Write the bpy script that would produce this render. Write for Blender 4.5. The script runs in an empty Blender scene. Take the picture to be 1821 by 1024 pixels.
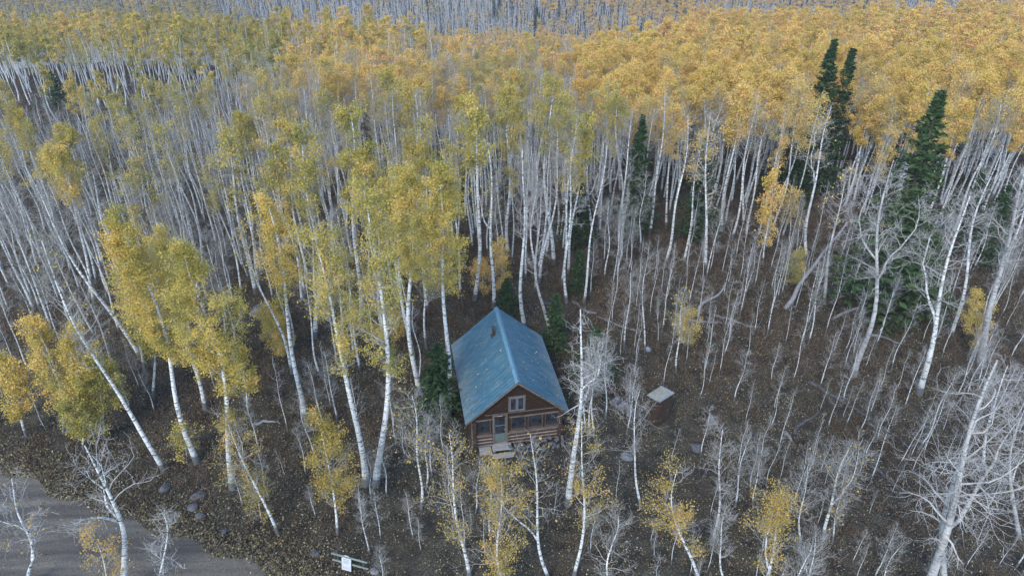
import bpy, math, random
import numpy as np
from mathutils import Matrix, Vector

# ------------------------------------------------------------------ camera, sky, sun, exposure
scene = bpy.context.scene
COL = scene.collection
PITCH, FPX, CX, CY, CAMH = 0.55, 1250.0, 910.5, 512.0, 32.0
cam_data = bpy.data.cameras.new('camera')
cam_data.sensor_width = 36.0
cam_data.lens = 36.0 * FPX / 1821.0
cam_data.clip_end = 3000.0
cam = bpy.data.objects.new('camera', cam_data)
COL.objects.link(cam)
cam.location = (0, 0, CAMH)
cam.rotation_euler = (math.pi / 2 - PITCH, 0, 0)
scene.camera = cam

SUN_EL, SUN_ROT = math.radians(42), math.radians(205)     # from behind and left of the camera
world = bpy.data.worlds.new('World')
scene.world = world
world.use_nodes = True
wn = world.node_tree
bg = wn.nodes['Background']
sky = wn.nodes.new('ShaderNodeTexSky')
sky.sky_type = 'NISHITA'
sky.sun_disc = False
sky.sun_elevation = SUN_EL
sky.sun_rotation = SUN_ROT
sky.altitude = 2400
sky.dust_density = 0.8
sky.air_density = 1.0
wn.links.new(sky.outputs[0], bg.inputs[0])
bg.inputs[1].default_value = 0.15
sun_data = bpy.data.lights.new('sun', 'SUN')
sun_data.energy = 1.15
sun_data.angle = math.radians(25)
sun_data.color = (1.0, 0.92, 0.80)
sun = bpy.data.objects.new('sun', sun_data)
COL.objects.link(sun)
sd = Vector((math.sin(SUN_ROT) * math.cos(SUN_EL), math.cos(SUN_ROT) * math.cos(SUN_EL), math.sin(SUN_EL)))
sun.rotation_euler = sd.to_track_quat('Z', 'Y').to_euler()
scene.view_settings.view_transform = 'Standard'
scene.view_settings.look = 'None'
scene.view_settings.gamma = 1
scene.view_settings.exposure = 1.52
scene.cycles.max_bounces = 5
scene.cycles.diffuse_bounces = 3
scene.cycles.transmission_bounces = 3
scene.cycles.transparent_max_bounces = 4

# ------------------------------------------------------------------ terrain shape
def sstep(a, b, x):
    t = np.clip((np.asarray(x, float) - a) / (b - a), 0, 1)
    return t * t * (3 - 2 * t)

def drop_at(x, y):
    a = np.asarray(x, float) / np.maximum(20, np.asarray(y, float))
    return np.interp(a, [-0.8, -0.2, -0.05, 0.10, 0.17, 0.25, 0.8], [205, 196, 126, 116, 138, 208, 228]) + 6 * np.sin(np.asarray(x) * 0.05)
def gz(x, y):
    x = np.asarray(x, float); y = np.asarray(y, float)
    t = np.maximum(0, y - 48)
    a = x / np.maximum(20, y)
    s = 0.130 - 0.010 * sstep(-0.6, 0.6, a)
    z = -s * t * t / (t + 12)
    z = z - 22 * sstep(0, 38, y - drop_at(x, y))          # the bench breaks off into a valley
    t2 = np.maximum(0, y - 400)
    z = z + 0.42 * t2 * t2 / (t2 + 60)
    amp = sstep(36, 60, np.hypot(x * 0.9, y - 34) + 26)
    z = z + amp * (0.35 * np.sin(x * 0.21 + 1.3) * np.sin(y * 0.17 + 0.4) + 0.16 * np.sin(x * 0.63 + y * 0.41))
    big = sstep(90, 200, y)
    z = z + big * (1.8 * np.sin(x * 0.031 + 0.7) * np.sin(y * 0.027) + 1.0 * np.sin(x * 0.07 + y * 0.05))
    return z

CP, SP = math.cos(PITCH), math.sin(PITCH)
def ray(u, v):
    a = (u - CX) / FPX; b = -(v - CY) / FPX
    return np.array([a, CP + b * SP, -SP + b * CP])
TT = np.concatenate([np.arange(15, 120, 0.25), np.arange(120, 900, 1.5)])
def at(u, v, z=None):
    d = ray(u, v)
    if z is not None:
        t = (z - CAMH) / d[2]
        return float(d[0] * t), float(d[1] * t)
    P = d[None, :] * TT[:, None]
    k = np.nonzero(P[:, 2] + CAMH < gz(P[:, 0], P[:, 1]))[0]
    k = k[0] if len(k) else len(TT) - 1
    lo, hi = (TT[k - 1] if k else 5), TT[k]
    for _ in range(14):
        m = (lo + hi) / 2
        if d[2] * m + CAMH < gz(d[0] * m, d[1] * m): hi = m
        else: lo = m
    return float(d[0] * hi), float(d[1] * hi)
def px(x, y, z):
    x = np.asarray(x, float); y = np.asarray(y, float); zz = np.asarray(z, float) - CAMH
    dep = y * CP - zz * SP; up = y * SP + zz * CP
    return CX + FPX * x / dep, CY - FPX * up / dep

# ------------------------------------------------------------------ materials
def new_mat(name):
    m = bpy.data.materials.new(name); m.use_nodes = True
    nt = m.node_tree; nt.nodes.clear()
    out = nt.nodes.new('ShaderNodeOutputMaterial')
    b = nt.nodes.new('ShaderNodeBsdfPrincipled')
    b.inputs['Roughness'].default_value = 0.8
    b.inputs['Specular IOR Level'].default_value = 0.25
    nt.links.new(b.outputs[0], out.inputs[0])
    return m, nt, b, out
def N(nt, t, **kw):
    n = nt.nodes.new('ShaderNode' + t)
    for k, v in kw.items(): setattr(n, k, v)
    return n
def coords(nt, scale=(1, 1, 1), kind='Object', rot=(0, 0, 0)):
    tc = N(nt, 'TexCoord'); mp = N(nt, 'Mapping')
    mp.inputs['Scale'].default_value = scale
    mp.inputs['Rotation'].default_value = rot
    nt.links.new(tc.outputs[kind], mp.inputs[0])
    return mp.outputs[0]
def noise(nt, vec, scale, detail=4, rough=0.6):
    n = N(nt, 'TexNoise'); n.inputs['Scale'].default_value = scale
    n.inputs['Detail'].default_value = detail; n.inputs['Roughness'].default_value = rough
    nt.links.new(vec, n.inputs['Vector'])
    return n.outputs['Fac']
def ramp(nt, fac, stops):
    r = N(nt, 'ValToRGB'); e = r.color_ramp.elements
    while len(e) < len(stops): e.new(0.5)
    for i, (p, c) in enumerate(stops):
        e[i].position = p; e[i].color = (*c, 1) if len(c) == 3 else c
    nt.links.new(fac, r.inputs[0])
    return r.outputs[0]
def mixc(nt, fac, a, b, mode='MIX'):
    m = N(nt, 'MixRGB'); m.blend_type = mode
    for s, v in ((0, fac), (1, a), (2, b)):
        if hasattr(v, 'links') or hasattr(v, 'is_linked'): nt.links.new(v, m.inputs[s])
        elif isinstance(v, (int, float)): m.inputs[s].default_value = v
        else: m.inputs[s].default_value = (*v, 1)
    return m.outputs[0]
def bump(nt, b, h, strength=0.4, dist=0.05):
    n = N(nt, 'Bump'); n.inputs['Strength'].default_value = strength; n.inputs['Distance'].default_value = dist
    nt.links.new(h, n.inputs['Height']); nt.links.new(n.outputs[0], b.inputs['Normal'])

def plain(name, c1, c2, scale=4, stretch=(1, 1, 1), rough=0.8, bs=0.3, det=5, rot=(0, 0, 0)):
    m, nt, b, _ = new_mat(name)
    v = coords(nt, stretch, rot=rot)
    f = noise(nt, v, scale, det, 0.65)
    nt.links.new(ramp(nt, f, [(0.3, c1), (0.7, c2)]), b.inputs['Base Color'])
    b.inputs['Roughness'].default_value = rough
    if bs: bump(nt, b, f, bs, 0.02)
    return m

def bark_mat(name, c_lo, c_hi, mark=0.85):
    m, nt, b, _ = new_mat(name)
    v = coords(nt, (1, 1, 0.35))
    f = noise(nt, v, 3.0, 4)
    base = ramp(nt, f, [(0.3, c_lo), (0.72, c_hi)])
    v2 = coords(nt, (1.6, 1.6, 7.0))                       # horizontal dark lenticel bands
    f2 = noise(nt, v2, 1.5, 3, 0.7)
    mk = ramp(nt, f2, [(0.53, (0, 0, 0)), (0.575, (1, 1, 1))])
    v3 = coords(nt, (1.3, 1.3, 1.6))                       # branch scars
    vo = N(nt, 'TexVoronoi'); vo.inputs['Scale'].default_value = 2.6
    nt.links.new(v3, vo.inputs['Vector'])
    sc = ramp(nt, vo.outputs['Distance'], [(0.13, (1, 1, 1)), (0.22, (0, 0, 0))])
    mm = mixc(nt, 1.0, mk, sc, 'LIGHTEN')
    tc = N(nt, 'TexCoord'); sx = N(nt, 'SeparateXYZ')
    nt.links.new(tc.outputs['Object'], sx.inputs[0])
    low = N(nt, 'MapRange'); low.inputs[1].default_value = 0.0; low.inputs[2].default_value = 1.1
    low.inputs[3].default_value = 1.0; low.inputs[4].default_value = 0.0
    nt.links.new(sx.outputs[2], low.inputs[0])             # old rough black bark of the butt
    lw = N(nt, 'Math', operation='MULTIPLY'); nt.links.new(low.outputs[0], lw.inputs[0]); nt.links.new(f2, lw.inputs[1])
    lr = ramp(nt, lw.outputs[0], [(0.10, (0, 0, 0)), (0.22, (1, 1, 1))])
    mm = mixc(nt, 1.0, mm, lr, 'LIGHTEN')
    bw = N(nt, 'Math', operation='MULTIPLY'); bw.inputs[1].default_value = mark
    nt.links.new(mm, bw.inputs[0])
    col = mixc(nt, bw.outputs[0], base, (0.035, 0.032, 0.03))
    nt.links.new(col, b.inputs['Base Color'])
    bump(nt, b, f2, 0.25, 0.01)
    return m

M = {}
M['bark'] = bark_mat('aspen_bark', (0.52, 0.54, 0.54), (0.80, 0.81, 0.79))
M['bark_grey'] = bark_mat('weathered_bark', (0.30, 0.30, 0.30), (0.55, 0.54, 0.52), 0.6)
M['twig'] = plain('aspen_twig', (0.22, 0.215, 0.20), (0.46, 0.45, 0.42), 2.0, bs=0)
M['twig_white'] = plain('dead_twig', (0.24, 0.235, 0.23), (0.52, 0.505, 0.485), 2.0, bs=0)
M['bark_far'] = plain('forest_bark', (0.46, 0.47, 0.47), (0.78, 0.79, 0.77), 1.5, (1, 1, 1.2), bs=0)
M['trunk_brown'] = plain('spruce_bark', (0.06, 0.05, 0.04), (0.16, 0.13, 0.10), 6, (1, 1, .3))

def leaf_mat(name, stops, transl=0.3):
    m, nt, b, out = new_mat(name)
    at_ = N(nt, 'Attribute'); at_.attribute_name = 'hue'
    oi = N(nt, 'ObjectInfo'); sp = N(nt, 'SeparateColor')
    nt.links.new(oi.outputs['Color'], sp.inputs[0])
    ad = N(nt, 'Math', operation='ADD')
    nt.links.new(at_.outputs['Fac'], ad.inputs[0]); nt.links.new(sp.outputs[0], ad.inputs[1])
    c = ramp(nt, ad.outputs[0], stops)
    c = mixc(nt, sp.outputs[1], c, (0.52, 0.47, 0.42), 'MULTIPLY')     # browner leaves on near trees, darkened in colour against the front light
    d = N(nt, 'BsdfDiffuse'); t = N(nt, 'BsdfTranslucent'); mx = N(nt, 'MixShader')
    mx.inputs[0].default_value = transl
    nt.links.new(c, d.inputs[0]); nt.links.new(c, t.inputs[0])
    nt.links.new(d.outputs[0], mx.inputs[1]); nt.links.new(t.outputs[0], mx.inputs[2])
    nt.links.new(mx.outputs[0], out.inputs[0]); nt.nodes.remove(b)
    return m
# 0 = olive green, .35 = yellow green, .6 = golden, 1 = orange
M['leaf'] = leaf_mat('aspen_leaf', [(0.0, (0.20, 0.21, 0.05)), (0.25, (0.45, 0.40, 0.11)), (0.42, (0.64, 0.48, 0.11)),
                                    (0.62, (0.86, 0.60, 0.20)), (0.82, (0.82, 0.49, 0.19)), (1.0, (0.60, 0.34, 0.17))])
M['needle'] = leaf_mat('spruce_needle', [(0.0, (0.022, 0.05, 0.025)), (0.5, (0.045, 0.085, 0.035)), (1.0, (0.09, 0.13, 0.05))], 0.1)
M['brush'] = leaf_mat('brush_stem', [(0.0, (0.050, 0.052, 0.036)), (0.35, (0.10, 0.086, 0.055)), (0.7, (0.155, 0.086, 0.052)), (1.0, (0.25, 0.24, 0.21))], 0.15)
M['litter'] = leaf_mat('fallen_leaf', [(0.0, (0.03, 0.028, 0.024)), (0.3, (0.095, 0.085, 0.064)), (0.6, (0.21, 0.18, 0.115)), (0.82, (0.46, 0.37, 0.16)), (1.0, (0.40, 0.40, 0.38))], 0.05)

def ground_mat():
    m, nt, b, _ = new_mat('forest_floor')
    v = coords(nt)
    big = noise(nt, v, 0.11, 3); mid = noise(nt, v, 0.8, 6, 0.7); fine = noise(nt, v, 9.0, 6, 0.75)
    a = ramp(nt, fine, [(0.34, (0.024, 0.023, 0.022)), (0.52, (0.082, 0.077, 0.066)), (0.68, (0.21, 0.195, 0.155))])
    c = ramp(nt, mid, [(0.35, (0.30, 0.30, 0.31)), (0.65, (1.05, 1.03, 0.92))])
    col = mixc(nt, 1.0, a, c, 'MULTIPLY')
    red = ramp(nt, big, [(0.48, (1, 1, 1)), (0.62, (1.08, 0.92, 0.80))])
    col = mixc(nt, 0.8, col, red, 'MULTIPLY')
    vo = N(nt, 'TexVoronoi'); vo.inputs['Scale'].default_value = 9.0; nt.links.new(v, vo.inputs['Vector'])
    sp = ramp(nt, vo.outputs['Distance'], [(0.16, (1, 1, 1)), (0.24, (0, 0, 0))])
    spc = mixc(nt, 1.0, sp, ramp(nt, mid, [(0.4, (0, 0, 0)), (0.62, (1, 1, 1))]), 'MULTIPLY')
    col = mixc(nt, spc, col, (0.22, 0.18, 0.08))
    nt.links.new(col, b.inputs['Base Color'])
    b.inputs['Roughness'].default_value = 1.0
    bump(nt, b, fine, 0.8, 0.12)
    return m
M['ground'] = ground_mat()
def road_mat():
    m, nt, b, _ = new_mat('gravel_road')
    v = coords(nt)
    f = noise(nt, v, 14, 6, 0.8); g = noise(nt, coords(nt, (0.10, 1.5, 1), rot=(0, 0, math.radians(22))), 0.9, 5)
    c = ramp(nt, f, [(0.33, (0.06, 0.056, 0.05)), (0.5, (0.12, 0.113, 0.10)), (0.68, (0.21, 0.198, 0.175))])
    c = mixc(nt, 1.0, c, ramp(nt, g, [(0.38, (0.62, 0.62, 0.64)), (0.62, (1.2, 1.18, 1.12))]), 'MULTIPLY')
    nt.links.new(c, b.inputs['Base Color']); b.inputs['Roughness'].default_value = 0.95
    bump(nt, b, f, 0.5, 0.03)
    return m
M['road'] = road_mat()
M['dirt'] = plain('bare_dirt', (0.06, 0.057, 0.054), (0.15, 0.14, 0.13), 5, det=8)
M['log'] = plain('dark_log', (0.025, 0.017, 0.013), (0.085, 0.05, 0.036), 5, (0.25, 2, 2))
M['chink'] = plain('chinking', (0.20, 0.17, 0.15), (0.42, 0.36, 0.32), 6, (0.5, 1, 1))
M['board'] = plain('stained_board', (0.012, 0.008, 0.006), (0.045, 0.023, 0.014), 3.5, (0.6, 1, 2.2))
M['board_edge'] = plain('weathered_trim', (0.07, 0.055, 0.046), (0.20, 0.165, 0.14), 6, (0.4, 1, 1))
M['frame'] = plain('pale_window_frame', (0.08, 0.09, 0.10), (0.17, 0.19, 0.215), 8, bs=0.1)
M['frame_brown'] = plain('brown_window_frame', (0.05, 0.032, 0.024), (0.13, 0.09, 0.07), 8, bs=0.1)
M['oldwood'] = plain('grey_weathered_wood', (0.18, 0.18, 0.18), (0.40, 0.40, 0.39), 6, (0.4, 2.5, 2.5))
M['darkwood'] = plain('dark_wood', (0.03, 0.027, 0.025), (0.09, 0.08, 0.075), 6, (2, 2, 0.5))
M['outwall'] = plain('outhouse_board', (0.020, 0.016, 0.013), (0.085, 0.052, 0.034), 5, (5, 5, 0.5))
M['outroof'] = plain('pale_roofing', (0.24, 0.24, 0.19), (0.38, 0.375, 0.30), 3, rough=0.7)
M['outtrim'] = plain('grey_metal_flashing', (0.16, 0.18, 0.21), (0.34, 0.37, 0.42), 4, rough=0.5)
M['stone'] = plain('dark_stone', (0.035, 0.037, 0.045), (0.15, 0.15, 0.16), 5)
M['stone_pale'] = plain('pale_stone', (0.09, 0.095, 0.10), (0.24, 0.245, 0.25), 5)
M['deadlog'] = plain('silvered_log', (0.12, 0.12, 0.125), (0.33, 0.33, 0.34), 4, (0.5, 3, 3))
M['sign'] = plain('white_sign_paint', (0.42, 0.44, 0.46), (0.58, 0.59, 0.60), 3, rough=0.5, bs=0)
M['ink'] = plain('faded_lettering', (0.25, 0.28, 0.33), (0.34, 0.36, 0.40), 9, bs=0)
M['rail'] = plain('mossy_rail', (0.12, 0.15, 0.13), (0.26, 0.29, 0.26), 6, (0.5, 2, 2))
def glass_mat():
    m, nt, b, _ = new_mat('dark_window_glass')
    f = noise(nt, coords(nt), 2.5, 3)
    nt.links.new(ramp(nt, f, [(0.35, (0.012, 0.014, 0.018)), (0.7, (0.045, 0.05, 0.062))]), b.inputs['Base Color'])
    b.inputs['Roughness'].default_value = 0.18; b.inputs['Specular IOR Level'].default_value = 0.5
    return m
M['glass'] = glass_mat()
def roof_mat():
    m, nt, b, _ = new_mat('blue_metal_roof')
    v = coords(nt)
    f = noise(nt, coords(nt, (0.35, 1.6, 1)), 1.6, 6, 0.7)
    g = noise(nt, v, 22, 4, 0.7)
    c = ramp(nt, f, [(0.3, (0.045, 0.135, 0.20)), (0.5, (0.068, 0.168, 0.235)), (0.68, (0.13, 0.22, 0.265))])
    c = mixc(nt, 0.35, c, ramp(nt, g, [(0.4, (0.6, 0.62, 0.65)), (0.62, (1.2, 1.2, 1.15))]), 'MULTIPLY')
    sx = N(nt, 'SeparateXYZ'); nt.links.new(v, sx.inputs[0])
    ab = N(nt, 'Math', operation='ABSOLUTE'); nt.links.new(sx.outputs[0], ab.inputs[0])
    ed = N(nt, 'MapRange'); ed.inputs[1].default_value = 1.9; ed.inputs[2].default_value = 3.2
    nt.links.new(ab.outputs[0], ed.inputs[0])              # dust and needle stains near the eaves
    st = N(nt, 'Math', operation='MULTIPLY'); nt.links.new(ed.outputs[0], st.inputs[0]); nt.links.new(f, st.inputs[1])
    c = mixc(nt, ramp(nt, st.outputs[0], [(0.12, (0, 0, 0)), (0.55, (.55, .55, .55))]), c, (0.27, 0.32, 0.33))
    nt.links.new(c, b.inputs['Base Color'])
    b.inputs['Roughness'].default_value = 0.5; b.inputs['Metallic'].default_value = 0.15
    bump(nt, b, g, 0.08, 0.01)
    return m
M['roof'] = roof_mat()

# ------------------------------------------------------------------ object helpers
def tag(o, label=None, cat=None, group=None, kind=None):
    if label: o['label'] = label
    if cat: o['category'] = cat
    if group: o['group'] = group
    if kind: o['kind'] = kind
    return o
def empty(name, loc, rz=0):
    o = bpy.data.objects.new(name, None); COL.objects.link(o)
    o.location = loc; o.rotation_euler = (0, 0, rz); o.empty_display_size = 0.3
    return o
def mesh_np(name, V, F, mats, midx=None, hue=None, smooth=True):
    V = np.asarray(V, np.float32); F = np.asarray(F, np.int32)
    me = bpy.data.meshes.new(name)
    n = F.shape[1]
    me.vertices.add(len(V)); me.vertices.foreach_set('co', V.ravel())
    me.loops.add(F.size); me.loops.foreach_set('vertex_index', F.ravel())
    me.polygons.add(len(F))
    me.polygons.foreach_set('loop_start', np.arange(0, F.size, n, dtype=np.int32))
    me.polygons.foreach_set('loop_total', np.full(len(F), n, np.int32))
    if midx is not None: me.polygons.foreach_set('material_index', np.asarray(midx, np.int32))
    if smooth is not False:
        me.polygons.foreach_set('use_smooth', np.full(len(F), True) if smooth is True else np.asarray(smooth, bool))
    for m in mats: me.materials.append(m)
    if hue is not None:
        a = me.attributes.new('hue', 'FLOAT', 'FACE'); a.data.foreach_set('value', np.asarray(hue, np.float32))
    me.update(calc_edges=True)
    return me
def link(name, me, parent=None, loc=None, rot=None):
    o = bpy.data.objects.new(name, me); COL.objects.link(o)
    if parent: o.parent = parent
    if loc is not None: o.location = loc
    if rot is not None: o.rotation_euler = rot
    return o

class MB:
    """collects boxes, prisms and bars; build() links ONE mesh object"""
    def __init__(s): s.v, s.f, s.m = [], [], []
    def add(s, vs, fs, mi=0):
        k = len(s.v); s.v += [tuple(v) for v in vs]; s.f += [tuple(i + k for i in f) for f in fs]; s.m += [mi] * len(fs)
    def box(s, x0, x1, y0, y1, z0, z1, mi=0, mat=None):
        vs = [(x, y, z) for z in (z0, z1) for y in (y0, y1) for x in (x0, x1)]
        if mat: vs = [mat @ Vector(v) for v in vs]
        s.add(vs, [(0, 2, 3, 1), (4, 5, 7, 6), (0, 1, 5, 4), (2, 6, 7, 3), (0, 4, 6, 2), (1, 3, 7, 5)], mi)
    def prism(s, poly, y0, y1, mi=0):           # polygon in x,z extruded along y
        n = len(poly)
        vs = [(x, y0, z) for x, z in poly] + [(x, y1, z) for x, z in poly]
        fs = [tuple(range(n)), tuple(range(2 * n - 1, n - 1, -1))] + [(i, i + n, (i + 1) % n + n, (i + 1) % n) for i in range(n)]
        s.add(vs, fs, mi)
    def cyl(s, a, b, r0, r1=None, n=8, mi=0, jit=0, rnd=None):
        a, b = Vector(a), Vector(b); r1 = r0 if r1 is None else r1
        d = (b - a).normalized(); u = d.orthogonal().normalized(); w = d.cross(u)
        vs = []
        for p, r in ((a, r0), (b, r1)):
            for k in range(n):
                t = 2 * math.pi * k / n; q = r * (1 + (rnd.uniform(-jit, jit) if rnd else 0))
                vs.append(p + (u * math.cos(t) + w * math.sin(t)) * q)
        s.add(vs, [tuple(range(n - 1, -1, -1)), tuple(range(n, 2 * n))] + [(i, (i + 1) % n, (i + 1) % n + n, i + n) for i in range(n)], mi)
    def build(s, name, mats, parent=None, loc=None, rot=None, bevel=0):
        me = bpy.data.meshes.new(name); me.from_pydata(s.v, [], s.f)
        for m in (mats if isinstance(mats, (list, tuple)) else [mats]): me.materials.append(m)
        me.polygons.foreach_set('material_index', s.m); me.update()
        o = link(name, me, parent, loc, rot)
        if bevel:
            b = o.modifiers.new('bevel', 'BEVEL'); b.width = bevel; b.segments = 1; b.limit_method = 'ANGLE'
        return o

def rock_mesh(seed, sx, sy, sz, mat):
    rg = np.random.default_rng(seed)
    n, k = 9, 6
    V = []; F = []
    for j in range(k + 1):
        th = math.pi * j / k
        for i in range(n):
            ph = 2 * math.pi * i / n
            V.append((math.sin(th) * math.cos(ph), math.sin(th) * math.sin(ph), math.cos(th)))
    V = np.array(V)
    for _ in range(9):                          # cut planes give facets
        d = rg.normal(size=3); d /= np.linalg.norm(d); c = rg.uniform(0.55, 0.85)
        s = V @ d; V = V - np.outer(np.maximum(0, s - c), d)
    V = V * np.array([sx, sy, sz]) * (1 + 0.04 * rg.normal(size=(len(V), 1)))
    for j in range(k):
        for i in range(n):
            F.append((j * n + i, j * n + (i + 1) % n, (j + 1) * n + (i + 1) % n, (j + 1) * n + i))
    V[:n] = V[:n].mean(0); V[-n:] = V[-n:].mean(0)
    F = np.array(F)[:, ::-1]
    return mesh_np('rock', V, F, [mat], smooth=False)

# ------------------------------------------------------------------ tree growing (vectorised)
def norm(a): return a / np.maximum(1e-9, np.linalg.norm(a, axis=-1, keepdims=True))
def walk(rg, base, d, length, r0, n, gnarl, up, taper=0.85):
    K = len(base); P = np.zeros((K, n, 3)); P[:, 0] = base
    d = norm(d); st = (length / (n - 1))[:, None]
    for i in range(1, n):
        d = norm(d + gnarl * rg.normal(size=(K, 3)) + np.array([0, 0, up]))
        P[:, i] = P[:, i - 1] + d * st
    t = np.linspace(0, 1, n)
    R = r0[:, None] * (1 - taper * t)[None, :]
    return P, R
def sample(rg, P, R, m, t0, t1):
    """m points on each parent polyline"""
    K, n, _ = P.shape
    t = (np.arange(m)[None, :] + rg.uniform(0, 1, (K, m))) / m * (t1 - t0) + t0
    f = t * (n - 1); i = np.minimum(f.astype(int), n - 2); w = (f - i)[..., None]
    k = np.arange(K)[:, None]
    B = P[k, i] * (1 - w) + P[k, i + 1] * w
    D = norm(P[k, i + 1] - P[k, i])
    r = R[k, i] * (1 - w[..., 0]) + R[k, i + 1] * w[..., 0]
    return B.reshape(-1, 3), D.reshape(-1, 3), r.ravel(), t.ravel(), np.repeat(np.arange(K), m)
def branch_dir(rg, D, ang):
    q = rg.normal(size=D.shape); q = norm(q - (q * D).sum(1, keepdims=True) * D)
    return D * np.cos(ang)[:, None] + q * np.sin(ang)[:, None]
def tubes(P, R, sides):
    K, n, _ = P.shape
    T = norm(np.gradient(P, axis=1))
    ref = np.where(np.abs(T[..., 2:3]) > 0.9, np.array([1.0, 0, 0]), np.array([0, 0, 1.0]))
    U = norm(np.cross(T, ref)); W = np.cross(T, U)
    a = np.arange(sides) * 2 * math.pi / sides
    V = P[:, :, None, :] + R[:, :, None, None] * (U[:, :, None, :] * np.cos(a)[:, None] + W[:, :, None, :] * np.sin(a)[:, None])
    idx = np.arange(K * n * sides).reshape(K, n, sides)
    A = idx[:, :-1]; Bq = idx[:, 1:]
    F = np.stack([A, np.roll(A, -1, 2), np.roll(Bq, -1, 2), Bq], -1).reshape(-1, 4)
    return V.reshape(-1, 3), F
def leaf_quads(rg, C, size, aspect=1.0, flat=0.0, D=None):
    K = len(C)
    nrm = norm(rg.normal(size=(K, 3)) + np.array([0, 0, flat]))
    if D is None:
        q = rg.normal(size=(K, 3))
    else:
        q = D
    a = norm(q - (q * nrm).sum(1, keepdims=True) * nrm); b = np.cross(nrm, a)
    s = (size * rg.uniform(0.6, 1.3, K))[:, None]
    a = a * s * aspect; b = b * s
    V = np.stack([C - a * .5, C + b * .5 - a * 0.05, C + a * .5, C - b * .5 - a * 0.05], 1).reshape(-1, 3)
    return V, np.arange(K * 4).reshape(K, 4)
class Bag:
    def __init__(s): s.V, s.F, s.M, s.H, s.k = [], [], [], [], 0
    def add(s, V, F, mi=0, hue=0.0):
        s.V.append(V); s.F.append(F + s.k); s.k += len(V)
        s.M.append(np.full(len(F), mi)); s.H.append(np.broadcast_to(hue, len(F)).astype(float))
    def out(s): return np.concatenate(s.V), np.concatenate(s.F), np.concatenate(s.M), np.concatenate(s.H)

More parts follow.
